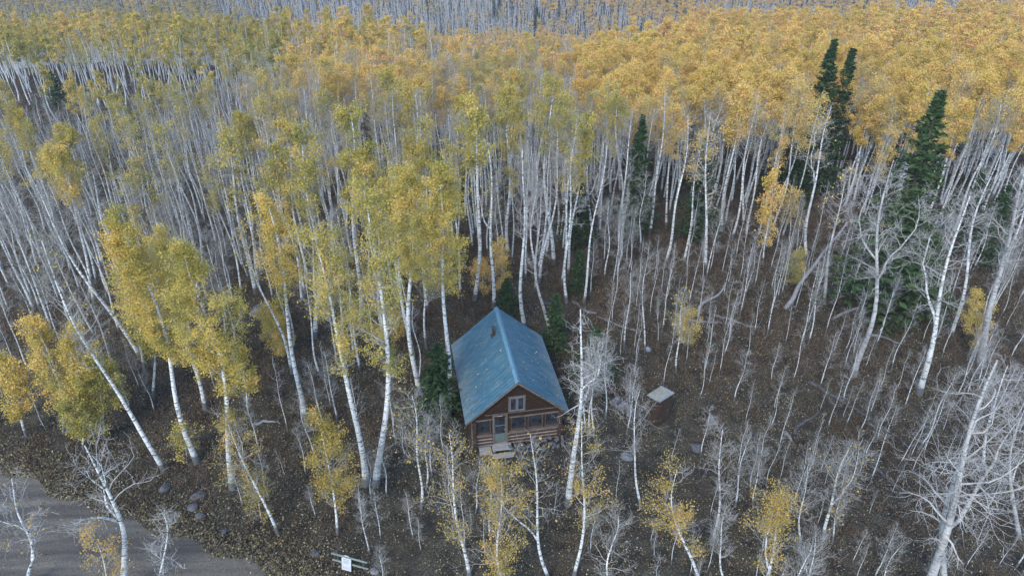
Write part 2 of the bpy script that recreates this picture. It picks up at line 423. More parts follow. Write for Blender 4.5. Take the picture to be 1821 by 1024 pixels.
def aspen(seed, H=14.0, r=0.15, cs=0.5, spread=1.8, n1=26, n2=5, n3=4, leaves=3000, lsize=0.13, cover=0.8,
          gn=0.16, up=0.16, lean=0.0, forks=0, sides=8, wob=0.045, sag=0.0, l3=True, tw=1.0, flen=0.9, seg=7):
    """returns (trunk arrays), (crown arrays): a white stem with a crown of limbs, twigs and leaves"""
    rg = np.random.default_rng(seed)
    n = 15
    z = np.linspace(0, 1, n)
    ph = rg.uniform(0, 6.28, 4); am = rg.uniform(0.5, 1.2, 4) * wob * H
    X = (np.sin(z * 3.1 + ph[0]) - math.sin(ph[0])) * am[0] * 0.6 + (np.sin(z * 8 + ph[1]) - math.sin(ph[1])) * am[1] * 0.28
    Y = (np.sin(z * 2.7 + ph[2]) - math.sin(ph[2])) * am[2] * 0.6 + (np.sin(z * 9 + ph[3]) - math.sin(ph[3])) * am[3] * 0.28
    X = X - z * X[-1] * 0.85; Y = Y - z * Y[-1] * 0.85
    X = X + lean * (z - 0.9 * (z ** 2 - z))
    P = np.stack([X, Y, z * H], 1)[None]
    R = (r * (1 - 0.86 * z ** 0.9) * (1 + 0.45 * np.exp(-z * H / 0.35)))[None]
    P[0, 0, 2] = -0.25
    tb = Bag(); V, F = tubes(P, R, sides); tb.add(V, F)
    cb = Bag()
    stems = [(P, R, cs)]
    if forks:
        B, D, rr, t, _ = sample(rg, P, R, forks, max(0.3, cs - 0.12), min(0.75, cs + 0.2))
        Ln = (1 - t) * H * flen * rg.uniform(0.85, 1.1, forks)
        P2, R2 = walk(rg, B, branch_dir(rg, D, rg.uniform(0.35, 0.7, forks)), Ln, rr * 0.72, 11, gn * 0.8, 0.14, 0.88)
        V, F = tubes(P2, R2, max(4, sides - 2)); tb.add(V, F)
        stems.append((P2, R2, 0.15))
    L1P, L1R = [], []
    for Ps, Rs, c0 in stems:
        m = n1 if len(stems) == 1 else max(4, int(n1 * (0.55 if Ps is P else 0.45 / 1)))
        if Ps is not P: m = max(3, m // max(1, forks - 1) if forks > 1 else m)
        B, D, rr, t, _ = sample(rg, Ps, Rs, m, c0, 0.985)
        s = (t - c0) / (1 - c0)
        prof = np.clip(0.45 + 1.5 * s, 0, 1) * np.clip(1.25 - s * 0.95, 0.2, 1)
        Ln = spread * prof * rg.uniform(0.55, 1.3, len(t)) * (1.0 if Ps is P else 0.8)
        P1, R1 = walk(rg, B, branch_dir(rg, D, rg.uniform(0.75, 1.35, len(t))), Ln, np.maximum(0.012, rr * rg.uniform(0.28, 0.55, len(t))), seg, gn, up - sag, 0.8)
        L1P.append(P1); L1R.append(R1)
    P1, R1 = np.concatenate(L1P), np.concatenate(L1R)
    V, F = tubes(P1, R1, 4 if sides > 4 else 3); cb.add(V, F, 0)
    ang1 = np.arctan2(P1[:, -1, 1] - P1[:, 0, 1], P1[:, -1, 0] - P1[:, 0, 0])
    fld = 0.5 + 0.28 * np.sin(ang1 * 2 + P1[:, 0, 2] * 1.9 + seed) + 0.22 * rg.uniform(-1, 1, len(P1))
    leaf_on = fld < cover + 0.02
    B, D, rr, t, par = sample(rg, P1, R1, n2, 0.2, 1.0)
    L1len = np.linalg.norm(P1[:, -1] - P1[:, 0], axis=1)[par]
    P2, R2 = walk(rg, B, branch_dir(rg, D, rg.uniform(0.5, 1.1, len(t))), L1len * (0.62 - 0.25 * t) * rg.uniform(0.6, 1.3, len(t)) + 0.12,
                  np.maximum(0.008 * tw, rr * 0.6), max(3, seg - 2), gn * 1.3, up * 0.9 - sag, 0.7)
    V, F = tubes(P2, R2, 3); cb.add(V, F, 0)
    on2 = leaf_on[par] & (rg.uniform(0, 1, len(par)) < 0.9)
    src, onsrc = P2, on2
    if l3 and n3:
        B, D, rr, t, par2 = sample(rg, P2, R2, n3, 0.15, 1.0)
        P3, R3 = walk(rg, B, branch_dir(rg, D, rg.uniform(0.4, 1.1, len(t))), rg.uniform(0.16, 0.5, len(t)) * (0.6 + 0.25 * spread),
                      np.maximum(0.0055 * tw, rr * 0.6), 3, gn * 1.4, up * 0.8, 0.5)
        V, F = tubes(P3, R3, 3); cb.add(V, F, 0)
        src, onsrc = P3, on2[par2]
    if leaves:
        ids = np.nonzero(onsrc)[0]
        if len(ids):
            k = rg.choice(ids, leaves)
            w = rg.uniform(0.1, 1.05, leaves)[:, None]
            a = src[k, 0] * (1 - w) + src[k, -1] * w
            jit = 0.075 + lsize * 0.5
            C = a + rg.normal(size=(leaves, 3)) * jit * np.array([1.1, 1.1, 0.9])
            V, F = leaf_quads(rg, C, lsize)
            r5 = np.random.default_rng(seed + 5)
            root = par[par2] if (l3 and n3) else par
            clump = r5.normal(size=len(src)) * 0.05 + (r5.normal(size=len(P1)) * 0.075)[root] - 0.05 + 0.08 * (r5.uniform(size=len(P1)) < .3)[root]
            cb.add(V, F, 1, clump[k] + rg.normal(size=leaves) * 0.08)
    return tb.out(), cb.out()

def spruce(seed, H=12.0, W=2.0, dens=1.0, bare=0.06, nl=10, ls=0.16):
    rg = np.random.default_rng(seed)
    z = np.linspace(0, 1, 8)
    P = np.stack([0.02 * H * np.sin(z * 2 + seed), 0 * z, z * H], 1)[None]; P[0, 0, 2] = -0.2
    R = (H * 0.013 * (1 - 0.93 * z) + 0.01)[None]
    tb = Bag(); V, F = tubes(P, R, 7); tb.add(V, F)
    m = int(H * 13 * dens)
    t = bare + (1 - bare) * (np.arange(m) + rg.uniform(0, 1, m)) / m
    t = t ** 0.92
    f = t * 7; i = np.minimum(f.astype(int), 6); w = (f - i)[:, None]
    B = P[0, i] * (1 - w) + P[0, i + 1] * w
    a = rg.uniform(0, 6.283, m) if m > 3 else np.zeros(m)
    lobes = 1 + 0.22 * np.sin(a * 2 + t * 11 + seed) + 0.12 * rg.normal(size=m)
    Ln = W * (1 - t) ** 0.95 * lobes * np.clip((t - bare) * 9 + 0.45, 0, 1) + 0.10
    D = np.stack([np.cos(a), np.sin(a), -0.25 + 0.75 * t], 1)
    P1, R1 = walk(rg, B, D, Ln, np.full(m, 0.018), 6, 0.06, 0.035, 0.8)
    cb = Bag(); V, F = tubes(P1, R1, 3); cb.add(V, F, 0)
    C, Dd, _, tt, par = sample(rg, P1, R1, nl, 0.08, 1.03)
    side = norm(np.cross(Dd, np.array([0, 0, 1.0])) + 1e-6)
    reach = (rg.uniform(-1, 1, len(C)) * Ln[par] * (1 - tt) * 0.42 + rg.normal(size=len(C)) * 0.05)
    C = C + side * reach[:, None] + np.stack([0 * tt, 0 * tt, -np.abs(reach) * 0.30 + rg.normal(size=len(C)) * 0.03], 1)
    dd = norm(Dd + side * np.sign(reach)[:, None] * 0.8 + np.array([0, 0, -0.25]))
    V, F = leaf_quads(rg, C, ls, 2.1, 0.9, dd)
    cb.add(V, F, 1, rg.uniform(0.05, 0.75, len(F)) + 0.2 * (rg.uniform(0, 1, m)[par] - .5))
    return tb.out(), cb.out()

def tree_meshes(name, arr, barkmat, twigmat, leafmat):
    (V, F, m, h), (V2, F2, m2, h2) = arr
    return (mesh_np(name + '_trunk', V, F, [barkmat], m, None, True),
            mesh_np(name + '_crown', V2, F2, [twigmat, leafmat], m2, h2, m2 == 0))
def plant(name, meshes, x, y, sc=(1, 1, 1), rz=0.0, hue=0.0, label=None, cat='tree', group=None, lean=0.0, z=None, dull=0.0):
    r = empty(name, (x, y, float(gz(x, y)) if z is None else z), 0)
    r.rotation_euler = (0, lean, rz)
    r.scale = sc
    for nm, me in zip(('trunk', 'crown'), meshes):
        o = link(nm, me, r); o.color = (hue, dull, 0, 1)
    tag(r, label, cat, group)
    return r
def exact_top(b, t):
    """ground point below pixel b and the height / sideways shift that brings a stem's tip to pixel t"""
    x, y = at(*b); d = ray(*t); k = y / d[1]
    z0 = float(gz(x, y))
    return x, y, CAMH + d[2] * k - z0, d[0] * k - x

rnd = random.Random(11)
RG = np.random.default_rng(7)

# ------------------------------------------------------------------ the ground and the road
def sheet(name, xs, ys, mat, dz=0.0):
    X, Y = np.meshgrid(xs, ys); Z = gz(X, Y) + dz
    nx, ny = len(xs), len(ys)
    V = np.stack([X, Y, Z], -1).reshape(-1, 3)
    I = np.arange(nx * ny).reshape(ny, nx)
    F = np.stack([I[:-1, :-1], I[:-1, 1:], I[1:, 1:], I[1:, :-1]], -1).reshape(-1, 4)
    return link(name, mesh_np(name, V, F, [mat]))
xs = np.concatenate([-np.geomspace(900, 62, 60), np.arange(-60, 60.1, 0.8), np.geomspace(62, 900, 60)])
ys = np.concatenate([np.arange(-60, 10, 5.0), np.arange(10, 110, 0.8), np.geomspace(111, 1400, 120)])
tag(sheet('ground', xs, ys, M['ground']), kind='structure')

def flat_poly(name, pts, mat, dz, seed=1, jit=0.25, step=0.5):
    """sheet with a ragged natural edge, laid on the flat near ground"""
    rg = random.Random(seed); out = []
    n = len(pts)
    for i in range(n):
        a, b = Vector(pts[i]), Vector(pts[(i + 1) % n]); L = (b - a).length; k = max(1, int(L / step))
        nrm = Vector((-(b - a).y, (b - a).x)).normalized()
        for j in range(k):
            p = a + (b - a) * (j / k) + nrm * rg.uniform(-jit, jit)
            out.append((p.x, p.y))
    me = bpy.data.meshes.new(name)
    # ear clip through bmesh triangulation, then drape by subdividing
    import bmesh
    bm = bmesh.new()
    vs = [bm.verts.new((x, y, 0)) for x, y in out]
    f = bm.faces.new(vs)
    if f.normal.z < 0: f.normal_flip()
    bmesh.ops.triangulate(bm, faces=[f])
    for _ in range(4):
        es = [e for e in bm.edges if e.calc_length() > 1.2]
        if not es: break
        bmesh.ops.subdivide_edges(bm, edges=es, cuts=1)
        bmesh.ops.triangulate(bm, faces=bm.faces[:])
    for v in bm.verts: v.co.z = float(gz(v.co.x, v.co.y)) + dz
    bmesh.ops.recalc_face_normals(bm, faces=bm.faces[:])
    bm.to_mesh(me); bm.free()
    if sum(p.normal.z for p in me.polygons) < 0: me.flip_normals()
    me.materials.append(mat)
    return link(name, me)
edge = [at(u, v, 0.0) for u, v in [(-420, 735), (-150, 780), (0, 816), (77, 846), (140, 884), (235, 914), (302, 937), (403, 973), (487, 1004), (540, 1030), (700, 1110)]]
low = [(6, 14), (-8, 10), (-24, 8), (-60, 22)]
ROAD = [tuple(p) for p in edge] + low
tag(flat_poly('road', ROAD, M['road'], 0.035, 3, 0.10, 0.22), kind='structure')
DIRT = [at(u, v, 0.0) for u, v in [(700, 1100), (640, 1030), (700, 985), (735, 920), (780, 905), (790, 960), (800, 1030), (850, 1100)]]
False and tag(flat_poly('path', DIRT, M['dirt'], 0.018, 5, 0.16, 0.2), kind='structure')
def inside(poly, x, y):
    x = np.asarray(x); y = np.asarray(y); c = np.zeros(x.shape, bool)
    n = len(poly)
    for i in range(n):
        x1, y1 = poly[i]; x2, y2 = poly[(i + 1) % n]
        if y1 == y2: continue
        c ^= ((y1 > y) != (y2 > y)) & (x < (x2 - x1) * (y - y1) / (y2 - y1) + x1)
    return c

# ------------------------------------------------------------------ the cabin
CAB = (0.33, 33.04); YAW = 0.177
cab = empty('log_cabin', (CAB[0], CAB[1], 0), YAW)
tag(cab, 'small brown log cabin with a blue metal gable roof in the clearing', 'cabin')
WW, LL, EW, HE, HR, OV = 2.84, 7.75, 3.27, 2.46, 5.30, 0.25
SL = (HR - HE) / EW
WT = HR - SL * WW - 0.1                        # wall top at the corners
def cabin():
    def logs(name, x0, x1, y, z0, z1, axis, mats, skip=None, r=0.135):
        mb = MB(); k = int(round((z1 - z0) / 0.26)); rr = random.Random(int(abs(x0 * 7 + y * 13) + 3))
        for i in range(k):
            z = z0 + 0.13 + i * 0.26
            e0, e1 = x0 - rr.uniform(0.1, 0.25), x1 + rr.uniform(0.1, 0.25)
            segs = [(e0, e1)]
            if skip and skip[2] < z < skip[3]: segs = [(e0, skip[0]), (skip[1], e1)]
            for a, b in segs:
                if axis == 'x': mb.cyl((a, y, z), (b, y, z), r, r * 0.94, 8, 0)
                else: mb.cyl((y, a, z + 0.13), (y, b, z + 0.13), r, r * 0.94, 8, 0)
                if i < k - 1:
                    c0, c1 = max(a, x0 + 0.02), min(b, x1 - 0.02)
                    if axis == 'x': mb.box(c0, c1, y - 0.112, y + 0.1, z + 0.10, z + 0.16, 1)
                    else: mb.box(y - 0.1, y + 0.1, c0, c1, z + 0.23, z + 0.29, 1)
        return mb.build(name, mats, cab)
    lm = [M['log'], M['chink']]
    logs('log_wall', -WW, WW, 0.13, 0.0, 1.2, 'x', lm, (-1.55, -0.62, 0.3, 3))
    logs('log_wall', 0.0, LL, -WW + 0.13, 0.0, 2.34, 'y', lm)
    logs('log_wall', 0.0, LL, WW - 0.13, 0.0, 2.34, 'y', lm)
    mb = MB(); mb.box(-WW, WW, LL - 0.25, LL, 0, 2.6, 0); mb.prism([(-WW, 2.6), (WW, 2.6), (WW, WT), (0, HR - 0.12), (-WW, WT)], LL - 0.22, LL - 0.03)
    mb.build('back_wall', M['board'], cab)
    # window band: posts, header and dark boards between the openings
    mb = MB()
    for a, b in ((-2.84, -2.66), (-1.64, -1.56), (-0.62, -0.42), (0.56, 0.66), (1.66, 1.76), (2.68, 2.84)):
        mb.box(a, b, 0.02, 0.2, 1.2 if not (-1.7 < a < -0.5) else 0.3, 2.42)
    mb.box(-2.84, 2.84, 0.03, 0.2, 2.42, 2.74)
    mb.build('window_wall', M['board'], cab)
    mb = MB()                                   # short upright boards under the gable
    x = -0.55
    while x < 2.8:
        mb.box(x, x + 0.17, -0.005, 0.028, 2.47, 2.76); x += 0.20
    mb.build('skirt_boards', M['board'], cab)
    mb = MB()
    x = -2.8
    while x < -1.6:
        mb.box(x, x + 0.17, -0.005, 0.028, 2.47, 2.72); x += 0.20
    mb.build('skirt_boards', M['board'], cab)
    mb = MB(); mb.box(-2.9, -2.66, -0.05, 0.018, 0.1, 2.42)
    mb.build('corner_board', M['board_edge'], cab)
    mb = MB()
    mb.box(-0.5, 2.86, -0.035, 0.015, 2.36, 2.45); mb.box(-2.66, -1.6, -0.035, 0.015, 2.36, 2.45)
    mb.box(-0.5, 2.86, -0.10, 0.0, 1.14, 1.27); mb.box(-2.66, -1.62, -0.10, 0.0, 1.14, 1.24)
    mb.box(-2.0, 2.84, -0.03, 0.0, 2.765, 2.81)
    mb.build('trim', M['board_edge'], cab)
    # gable of boards laid in chevrons parallel to the roof
    mb = MB(); Zt = HR - 0.13; zb = 2.80; bh = 0.235
    mb.prism([(-WW, 2.74), (WW, 2.74), (WW, WT - 0.02), (0, HR - 0.16), (-WW, WT - 0.02)], 0.05, 0.2, 1)
    k = 0
    while Zt - k * bh > zb + 0.1:
        za = Zt - k * bh; zc = za - bh + 0.03
        for s in (-1, 1):
            xo = min(WW, (za - zb) / SL); xi = min(WW, max(0.0, (zc - zb) / SL))
            if zc > zb: poly = [(0.012, za), (xo, za - SL * xo), (xi, zc - SL * xi), (0.012, zc)]
            else: poly = [(0.012, za), (xo, za - SL * xo), (0.012, zb)]
            if xo >= WW - 1e-6: poly[1:2] = [(WW, za - SL * WW)]
            y0 = 0.0 + 0.012 * (k % 2)
            mb.prism([(s * px_, z) for px_, z in poly][::s], y0, 0.048)
        k += 1
    mb.build('gable', [M['board'], M['log']], cab)
    # windows
    def window(x0, x1, z0, z1, y, fm, cross=False, fr=0.06):
        g = MB(); g.box(x0 + 0.01, x1 - 0.01, y + 0.045, y + 0.06, z0 + 0.01, z1 - 0.01)
        w = g.build('window', M['glass'], cab)
        f = MB(); f.box(x0, x1, y, y + 0.04, z0, z0 + fr); f.box(x0, x1, y, y + 0.04, z1 - fr, z1)
        f.box(x0, x0 + fr, y, y + 0.04, z0 + fr, z1 - fr); f.box(x1 - fr, x1, y, y + 0.04, z0 + fr, z1 - fr)
        if cross:
            c = (x0 + x1) / 2
            f.box(c - 0.025, c + 0.025, y + 0.003, y + 0.037, z0 + fr, z1 - fr)
        f.build('frame', fm, w)
        return w
    window(-2.64, -1.66, 1.25, 2.34, 0.05, M['frame_brown'])
    for a in (-0.41, 0.67, 1.77): window(a, a + (0.96 if a < 0 else 0.98 if a < 1 else 0.9), 1.28, 2.34, 0.05, M['frame_brown'])
    mb = MB(); mb.box(-0.56, 0.50, -0.02, 0.0, 2.86, 2.92); mb.box(-0.56, -0.50, -0.02, 0.0, 2.92, 3.98); mb.box(0.44, 0.50, -0.02, 0.0, 2.92, 3.98); mb.box(-0.58, 0.52, -0.05, 0.0, 3.98, 4.05)
    mb.build('window_surround', M['board_edge'], cab)
    for a in (-0.49, -0.02): window(a, a + 0.45, 2.93, 3.97, -0.065, M['frame'], fr=0.07)
    # door
    d = MB(); d.box(-1.46, -0.72, 0.04, 0.08, 0.47, 1.12); d.box(-1.46, -1.40, 0.04, 0.08, 1.12, 2.52); d.box(-0.78, -0.72, 0.04, 0.08, 1.12, 2.52)
    d.box(-1.40, -0.78, 0.04, 0.08, 2.44, 2.52); d.box(-1.40, -0.78, 0.04, 0.08, 1.76, 1.82)
    d.box(-1.40, -0.78, 0.055, 0.07, 1.12, 2.44, 1)
    m_d = plain('grey_green_door', (0.07, 0.10, 0.10), (0.13, 0.17, 0.165), 7, bs=0.1)
    door = d.build('door', [m_d, M['glass']], cab)
    h = MB(); h.cyl((-0.80, 0.0, 1.45), (-0.80, 0.04, 1.45), 0.03, 0.03, 8); h.build('handle', M['outtrim'], door)
    fr = MB(); fr.box(-1.56, -1.47, -0.03, 0.1, 0.45, 2.62); fr.box(-0.71, -0.62, -0.03, 0.1, 0.45, 2.62); fr.box(-1.56, -0.62, -0.05, 0.1, 2.62, 2.72)
    fr.build('door_frame', M['board_edge'], cab)
    sg = MB(); sg.box(-1.29, -0.92, -0.075, -0.052, 2.63, 2.71); plq = sg.build('name_board', M['log'], cab)
    le = MB()
    for i, (a, w) in enumerate(((-1.27, .045), (-1.205, .035), (-1.15, .05), (-1.08, .04), (-1.02, .06))):
        le.box(a, a + w, -0.079, -0.076, 2.645, 2.695 - 0.008 * (i % 2))
    le.build('lettering', M['sign'], plq)
    # roof: two ribbed metal slopes
    mb = MB()
    L0, L1 = -OV, 8.10
    for s in (-1, 1):
        n = int((L1 - L0) / 0.16)
        ys_ = [L0 + (L1 - L0) * i / n for i in range(n + 1)]
        vs, fs = [], []
        nx, nz = s * SL / math.hypot(1, SL), 1 / math.hypot(1, SL)
        for i, y in enumerate(ys_):
            bmp = 0.018 if i % 2 else 0.0
            for q in (0, 0.34, 0.67, 1.0):
                x = s * EW * q; z = HR - SL * EW * q - 0.012 * math.sin(q * 3.14) + 0.006 * math.sin(y * 3 + q * 9)
                vs.append((x + nx * bmp, y, z + nz * bmp))
        for i in range(n):
            for j in range(3):
                a = i * 4 + j; f = (a, a + 1, a + 5, a + 4)
                fs.append(f if s < 0 else f[::-1])
        mb.add(vs, fs, 0)
        mb.add([(s * 0.0, L0 + .02, HR - 0.03), (s * EW * 0.99, L0 + .02, HE - 0.0), (s * EW * 0.99, L1 - .02, HE - 0.0), (0, L1 - .02, HR - 0.03)], [(0, 1, 2, 3)], 1)
    roof = mb.build('roof', [M['roof'], M['log']], cab)
    rc = MB()
    for s in (-1, 1):
        rc.add([(0, L0 - .02, HR + 0.05), (s * 0.16, L0 - .02, HR + 0.045 - SL * 0.16), (s * 0.16, L1 + .02, HR + 0.045 - SL * 0.16), (0, L1 + .02, HR + 0.05)], [(0, 1, 2, 3)])
    rc.build('ridge_cap', plain('ridge_metal', (0.10, 0.22, 0.31), (0.15, 0.29, 0.38), 3, rough=0.45, bs=0), roof)
    for s in (-1, 1):
        for y in (L0, L1 - 0.05):
            fb = MB(); fb.prism([(s * x, z) for x, z in ((0, HR - 0.035), (EW, HE - 0.035), (EW, HE - 0.17), (0, HR - 0.17))][::s], y, y + 0.04)
            fb.build('rake_board', M['board_edge'], roof)
    ch = MB(); c = (-0.62, 5.55); zt = HR - SL * 0.62
    ch.cyl((*c, zt - 0.1), (*c, zt + 0.62), 0.085, n=12); ch.cyl((*c, zt + 0.66), (*c, zt + 0.78), 0.15, 0.04, n=12); ch.cyl((*c, zt + 0.60), (*c, zt + 0.65), 0.12, 0.12, n=12)
    ch.box(c[0] - 0.2, c[0] + 0.2, c[1] - 0.2, c[1] + 0.2, 0, 0.02, 0, Matrix.Translation((0, 0, 0)) @ Matrix.Translation((c[0], c[1], zt + 0.03)) @ Matrix.Rotation(-math.atan(SL) * 1, 4, 'Y') @ Matrix.Translation((-c[0], -c[1], 0)))
    ch.build('chimney', M['darkwood'], roof)
cabin()
LM = Matrix.Translation((CAB[0], CAB[1], 0)) @ Matrix.Rotation(YAW, 4, 'Z')
def cloc(x, y, z=0): p = LM @ Vector((x, y, z)); return (p.x, p.y, p.z)
st = empty('wooden_steps', cloc(-1.05, -0.5), YAW)
tag(st, 'two grey plank steps below the cabin door', 'steps')
for i, (y0, y1, z, w) in enumerate(((-0.18, 0.42, 0.36, 0.62), (-0.62, -0.20, 0.14, 0.66))):
    mb = MB(); mb.box(-w, w, y0, y0 + (y1 - y0) * .48, z, z + 0.05); mb.box(-w, w, y0 + (y1 - y0) * .52, y1, z, z + 0.05)
    mb.build('tread', M['oldwood'], st, bevel=0.01)
for x in (-0.52, 0.46):
    mb = MB(); mb.box(x, x + 0.06, -0.58, 0.38, 0.0, 0.138); mb.box(x + .002, x + 0.058, -0.16, 0.38, 0.138, 0.358)
    mb.build('stringer', M['darkwood'], st)
bx = empty('wooden_platform', cloc(-2.1, -0.42), YAW + 0.03)
tag(bx, 'low square grey wooden platform left of the cabin steps', 'platform')
mb = MB()
for i in range(4): mb.box(-0.38, 0.38, -0.33 + i * 0.167, -0.33 + i * 0.167 + 0.155, 0.24, 0.28)
mb.build('deck', M['oldwood'], bx)
mb = MB(); mb.box(-0.35, 0.35, -0.30, 0.30, 0, 0.237); mb.build('base', M['darkwood'], bx)
# dark stones heaped against the front wall
sp = empty('stone_pile', cloc(1.1, -0.25), YAW)
tag(sp, 'long heap of dark rough stones against the cabin front wall', 'stone pile')
rocks = [rock_mesh(s, 0.16, 0.13, 0.11, M['stone']) for s in range(5)]
for i in range(70):
    q = rnd.uniform(-1.7, 1.75); lay = rnd.choice((0, 0, 1, 1, 2))
    topz = 0.75 if q > -0.6 else 0.35
    y = -0.42 + 0.15 * lay + rnd.uniform(-0.12, 0.1); z = min(topz, 0.07 + 0.21 * lay + rnd.uniform(-0.03, 0.10))
    o = link('stone', rocks[i % 5], sp, (q, y, z), (rnd.uniform(0, 6), rnd.uniform(0, 6), rnd.uniform(0, 6)))
    s = rnd.uniform(0.7, 1.25); o.scale = (s, s, s)

# leaves and twigs dropped on the roof
rgl = np.random.default_rng(77); nl_ = 200
sx_ = np.where(rgl.uniform(0, 1, nl_) < .62, -1, 1); aq = rgl.beta(2.2, 1.2, nl_) * 3.2; by = rgl.uniform(-.2, 8.0, nl_)
LP = [LM @ Vector((float(a * b), float(c_), HR - SL * float(a) + 0.05)) for a, b, c_ in zip(aq, sx_, by)]
Vr, Fr = leaf_quads(rgl, np.array([tuple(p) for p in LP]), .085, 1.1, 2.5)
rl = link('roof_leaves', mesh_np('roof_leaves', Vr, Fr, [M['litter']], None, rgl.uniform(.35, .95, nl_), False)); rl.color = (0, 0, 0, 1)
tag(rl, 'fallen aspen leaves scattered on the blue cabin roof', 'leaves', None, 'stuff')

# ------------------------------------------------------------------ outhouse, woodpile, post, sign, logs, rocks
ox, oy = at(1175, 700, 2.15)
oh = empty('outhouse', (ox, oy, 0), math.radians(39))
tag(oh, 'small dark board outhouse with a pale slanted roof right of the cabin', 'outhouse')
A, B_ = 0.60, 0.46
mb = MB()
for s in (-1, 1):
    n = 8
    for i in range(n):
        x0 = -A + 2 * A * i / n
        mb.box(x0 + 0.006, x0 + 2 * A / n - 0.006, s * B_ - 0.02 + 0.006 * (i % 2), s * B_ + 0.02 + 0.006 * (i % 2), 0, 2.0)
    n = 6
    for i in range(n):
        y0 = -B_ + 0.03 + (2 * B_ - 0.06) * i / n; w = (2 * B_ - 0.06) / n
        mb.box(s * A - 0.02 - 0.005 * (i % 2), s * A + 0.02 - 0.005 * (i % 2), y0 + 0.005, y0 + w - 0.005, 0, 2.0)
mb.box(-A + .03, A - .03, -B_ + .03, B_ - .03, 0.02, 1.95)
mb.build('wall', M['outwall'], oh)
T = Matrix.Translation((0, 0, 2.1)) @ Matrix.Rotation(math.radians(-6), 4, 'X')
mb = MB(); mb.box(-0.74, 0.74, -0.55, 0.55, 0, 0.05, 0, T); rf = mb.build('roof', M['outtrim'], oh)
mb = MB(); mb.box(-0.70, 0.46, -0.40, 0.53, 0.052, 0.062, 0, T); mb.build('roof_panel', M['outroof'], rf)
mb = MB(); mb.box(0.58, 0.65, -0.55, 0.55, 0.052, 0.075, 0, T); mb.build('seam', M['outroof'], rf)
mb = MB(); mb.box(-0.28, 0.30, -B_ - 0.05, -B_ - 0.03, 0.1, 1.82); dr = mb.build('door', M['outwall'], oh)
mb = MB(); mb.cyl((0.22, -B_ - 0.09, 1.0), (0.22, -B_ - 0.05, 1.0), 0.02); mb.build('handle', M['outtrim'], dr)

wx, wy = at(1108, 727)
wp = empty('woodpile', (wx, wy, 0), math.radians(-48))
tag(wp, 'low stack of grey split logs on the ground between cabin and outhouse', 'woodpile')
for i in range(26):
    r_ = rnd.uniform(0.07, 0.12); row = i // 10; k = i % 10
    mb = MB(); L_ = rnd.uniform(0.22, 0.32)
    mb.cyl((0, -L_, 0), (0, L_, 0), r_, r_ * rnd.uniform(.8, 1), 7, 0, 0.12, rnd)
    mb.build('split_log', M['deadlog'] if rnd.random() < .6 else M['stone'], wp, (-0.95 + 0.2 * k + 0.1 * row + rnd.uniform(-.03, .03), rnd.uniform(-.08, .08), 0.09 + 0.16 * row), (rnd.uniform(-.1, .1), rnd.uniform(0, 6), rnd.uniform(-.15, .15)))

pxx, pyy = at(1150, 642)
po = empty('wooden_post', (pxx, pyy, 0), 0.3)
tag(po, 'thin dark post topped by a small grey box behind the outhouse', 'post')
mb = MB(); mb.cyl((0, 0, -0.1), (0.02, 0, 0.95), 0.06, 0.05, 8); mb.build('pole', M['darkwood'], po)
mb = MB(); mb.box(-0.13, 0.13, -0.11, 0.11, 0.95, 1.18); mb.prism([(-0.16, 1.183), (0.16, 1.183), (0, 1.27)], -0.14, 0.14); mb.build('box', M['outtrim'], po)

p1 = at(604, 1003, 0); p2 = at(649, 1015, 0)
fn = empty('rail_sign_stand', ((p1[0] + p2[0]) / 2, (p1[1] + p2[1]) / 2, 0), math.atan2(p2[1] - p1[1], p2[0] - p1[0]))
tag(fn, 'short two rail wooden fence between dark posts beside the gravel road', 'fence')
hw = math.hypot(p2[0] - p1[0], p2[1] - p1[1]) / 2
for s in (-1, 1):
    mb = MB(); mb.cyl((s * hw, 0, -0.2), (s * hw, 0, 1.18), 0.075, 0.07, 9); mb.build('post', M['darkwood'], fn)
for z in (0.45, 0.95):
    mb = MB(); mb.cyl((-hw - 0.28, -0.11, z), (hw + 0.30, -0.11, z - 0.02), 0.055, 0.045, 7); mb.build('rail', M['rail'], fn)
c, s_ = math.cos(fn.rotation_euler[2]), math.sin(fn.rotation_euler[2])
sgn = empty('arched_sign', (fn.location[0] - 0.16 * c + 0.30 * s_, fn.location[1] - 0.16 * s_ - 0.30 * c, 0.12), fn.rotation_euler[2])
sgn.rotation_euler = (math.radians(-13), 0, fn.rotation_euler[2])
tag(sgn, 'white round topped sign board leaning on the short rail fence', 'sign')
w_, h_ = 0.27, 0.68
arc = [(-w_, 0), (w_, 0)] + [(w_ * math.cos(a), h_ + w_ * math.sin(a)) for a in [i * math.pi / 12 for i in range(13)]]
mb = MB(); mb.prism(arc, -0.012, 0.012); mb.build('board', M['sign'], sgn)
mb = MB()
for z, a, b in ((0.78, -.10, .11), (0.66, -.19, .2), (0.56, -.15, .17), (0.46, -.19, .15), (0.20, -.21, .21), (0.12, -.18, .2)):
    x = a
    while x < b - 0.02:
        w = rnd.uniform(0.02, 0.055); mb.box(x, min(b, x + w), -0.0165, -0.0135, z, z + (0.05 if z > .3 else .025)); x += w + 0.018
mb.build('lettering', M['ink'], sgn)

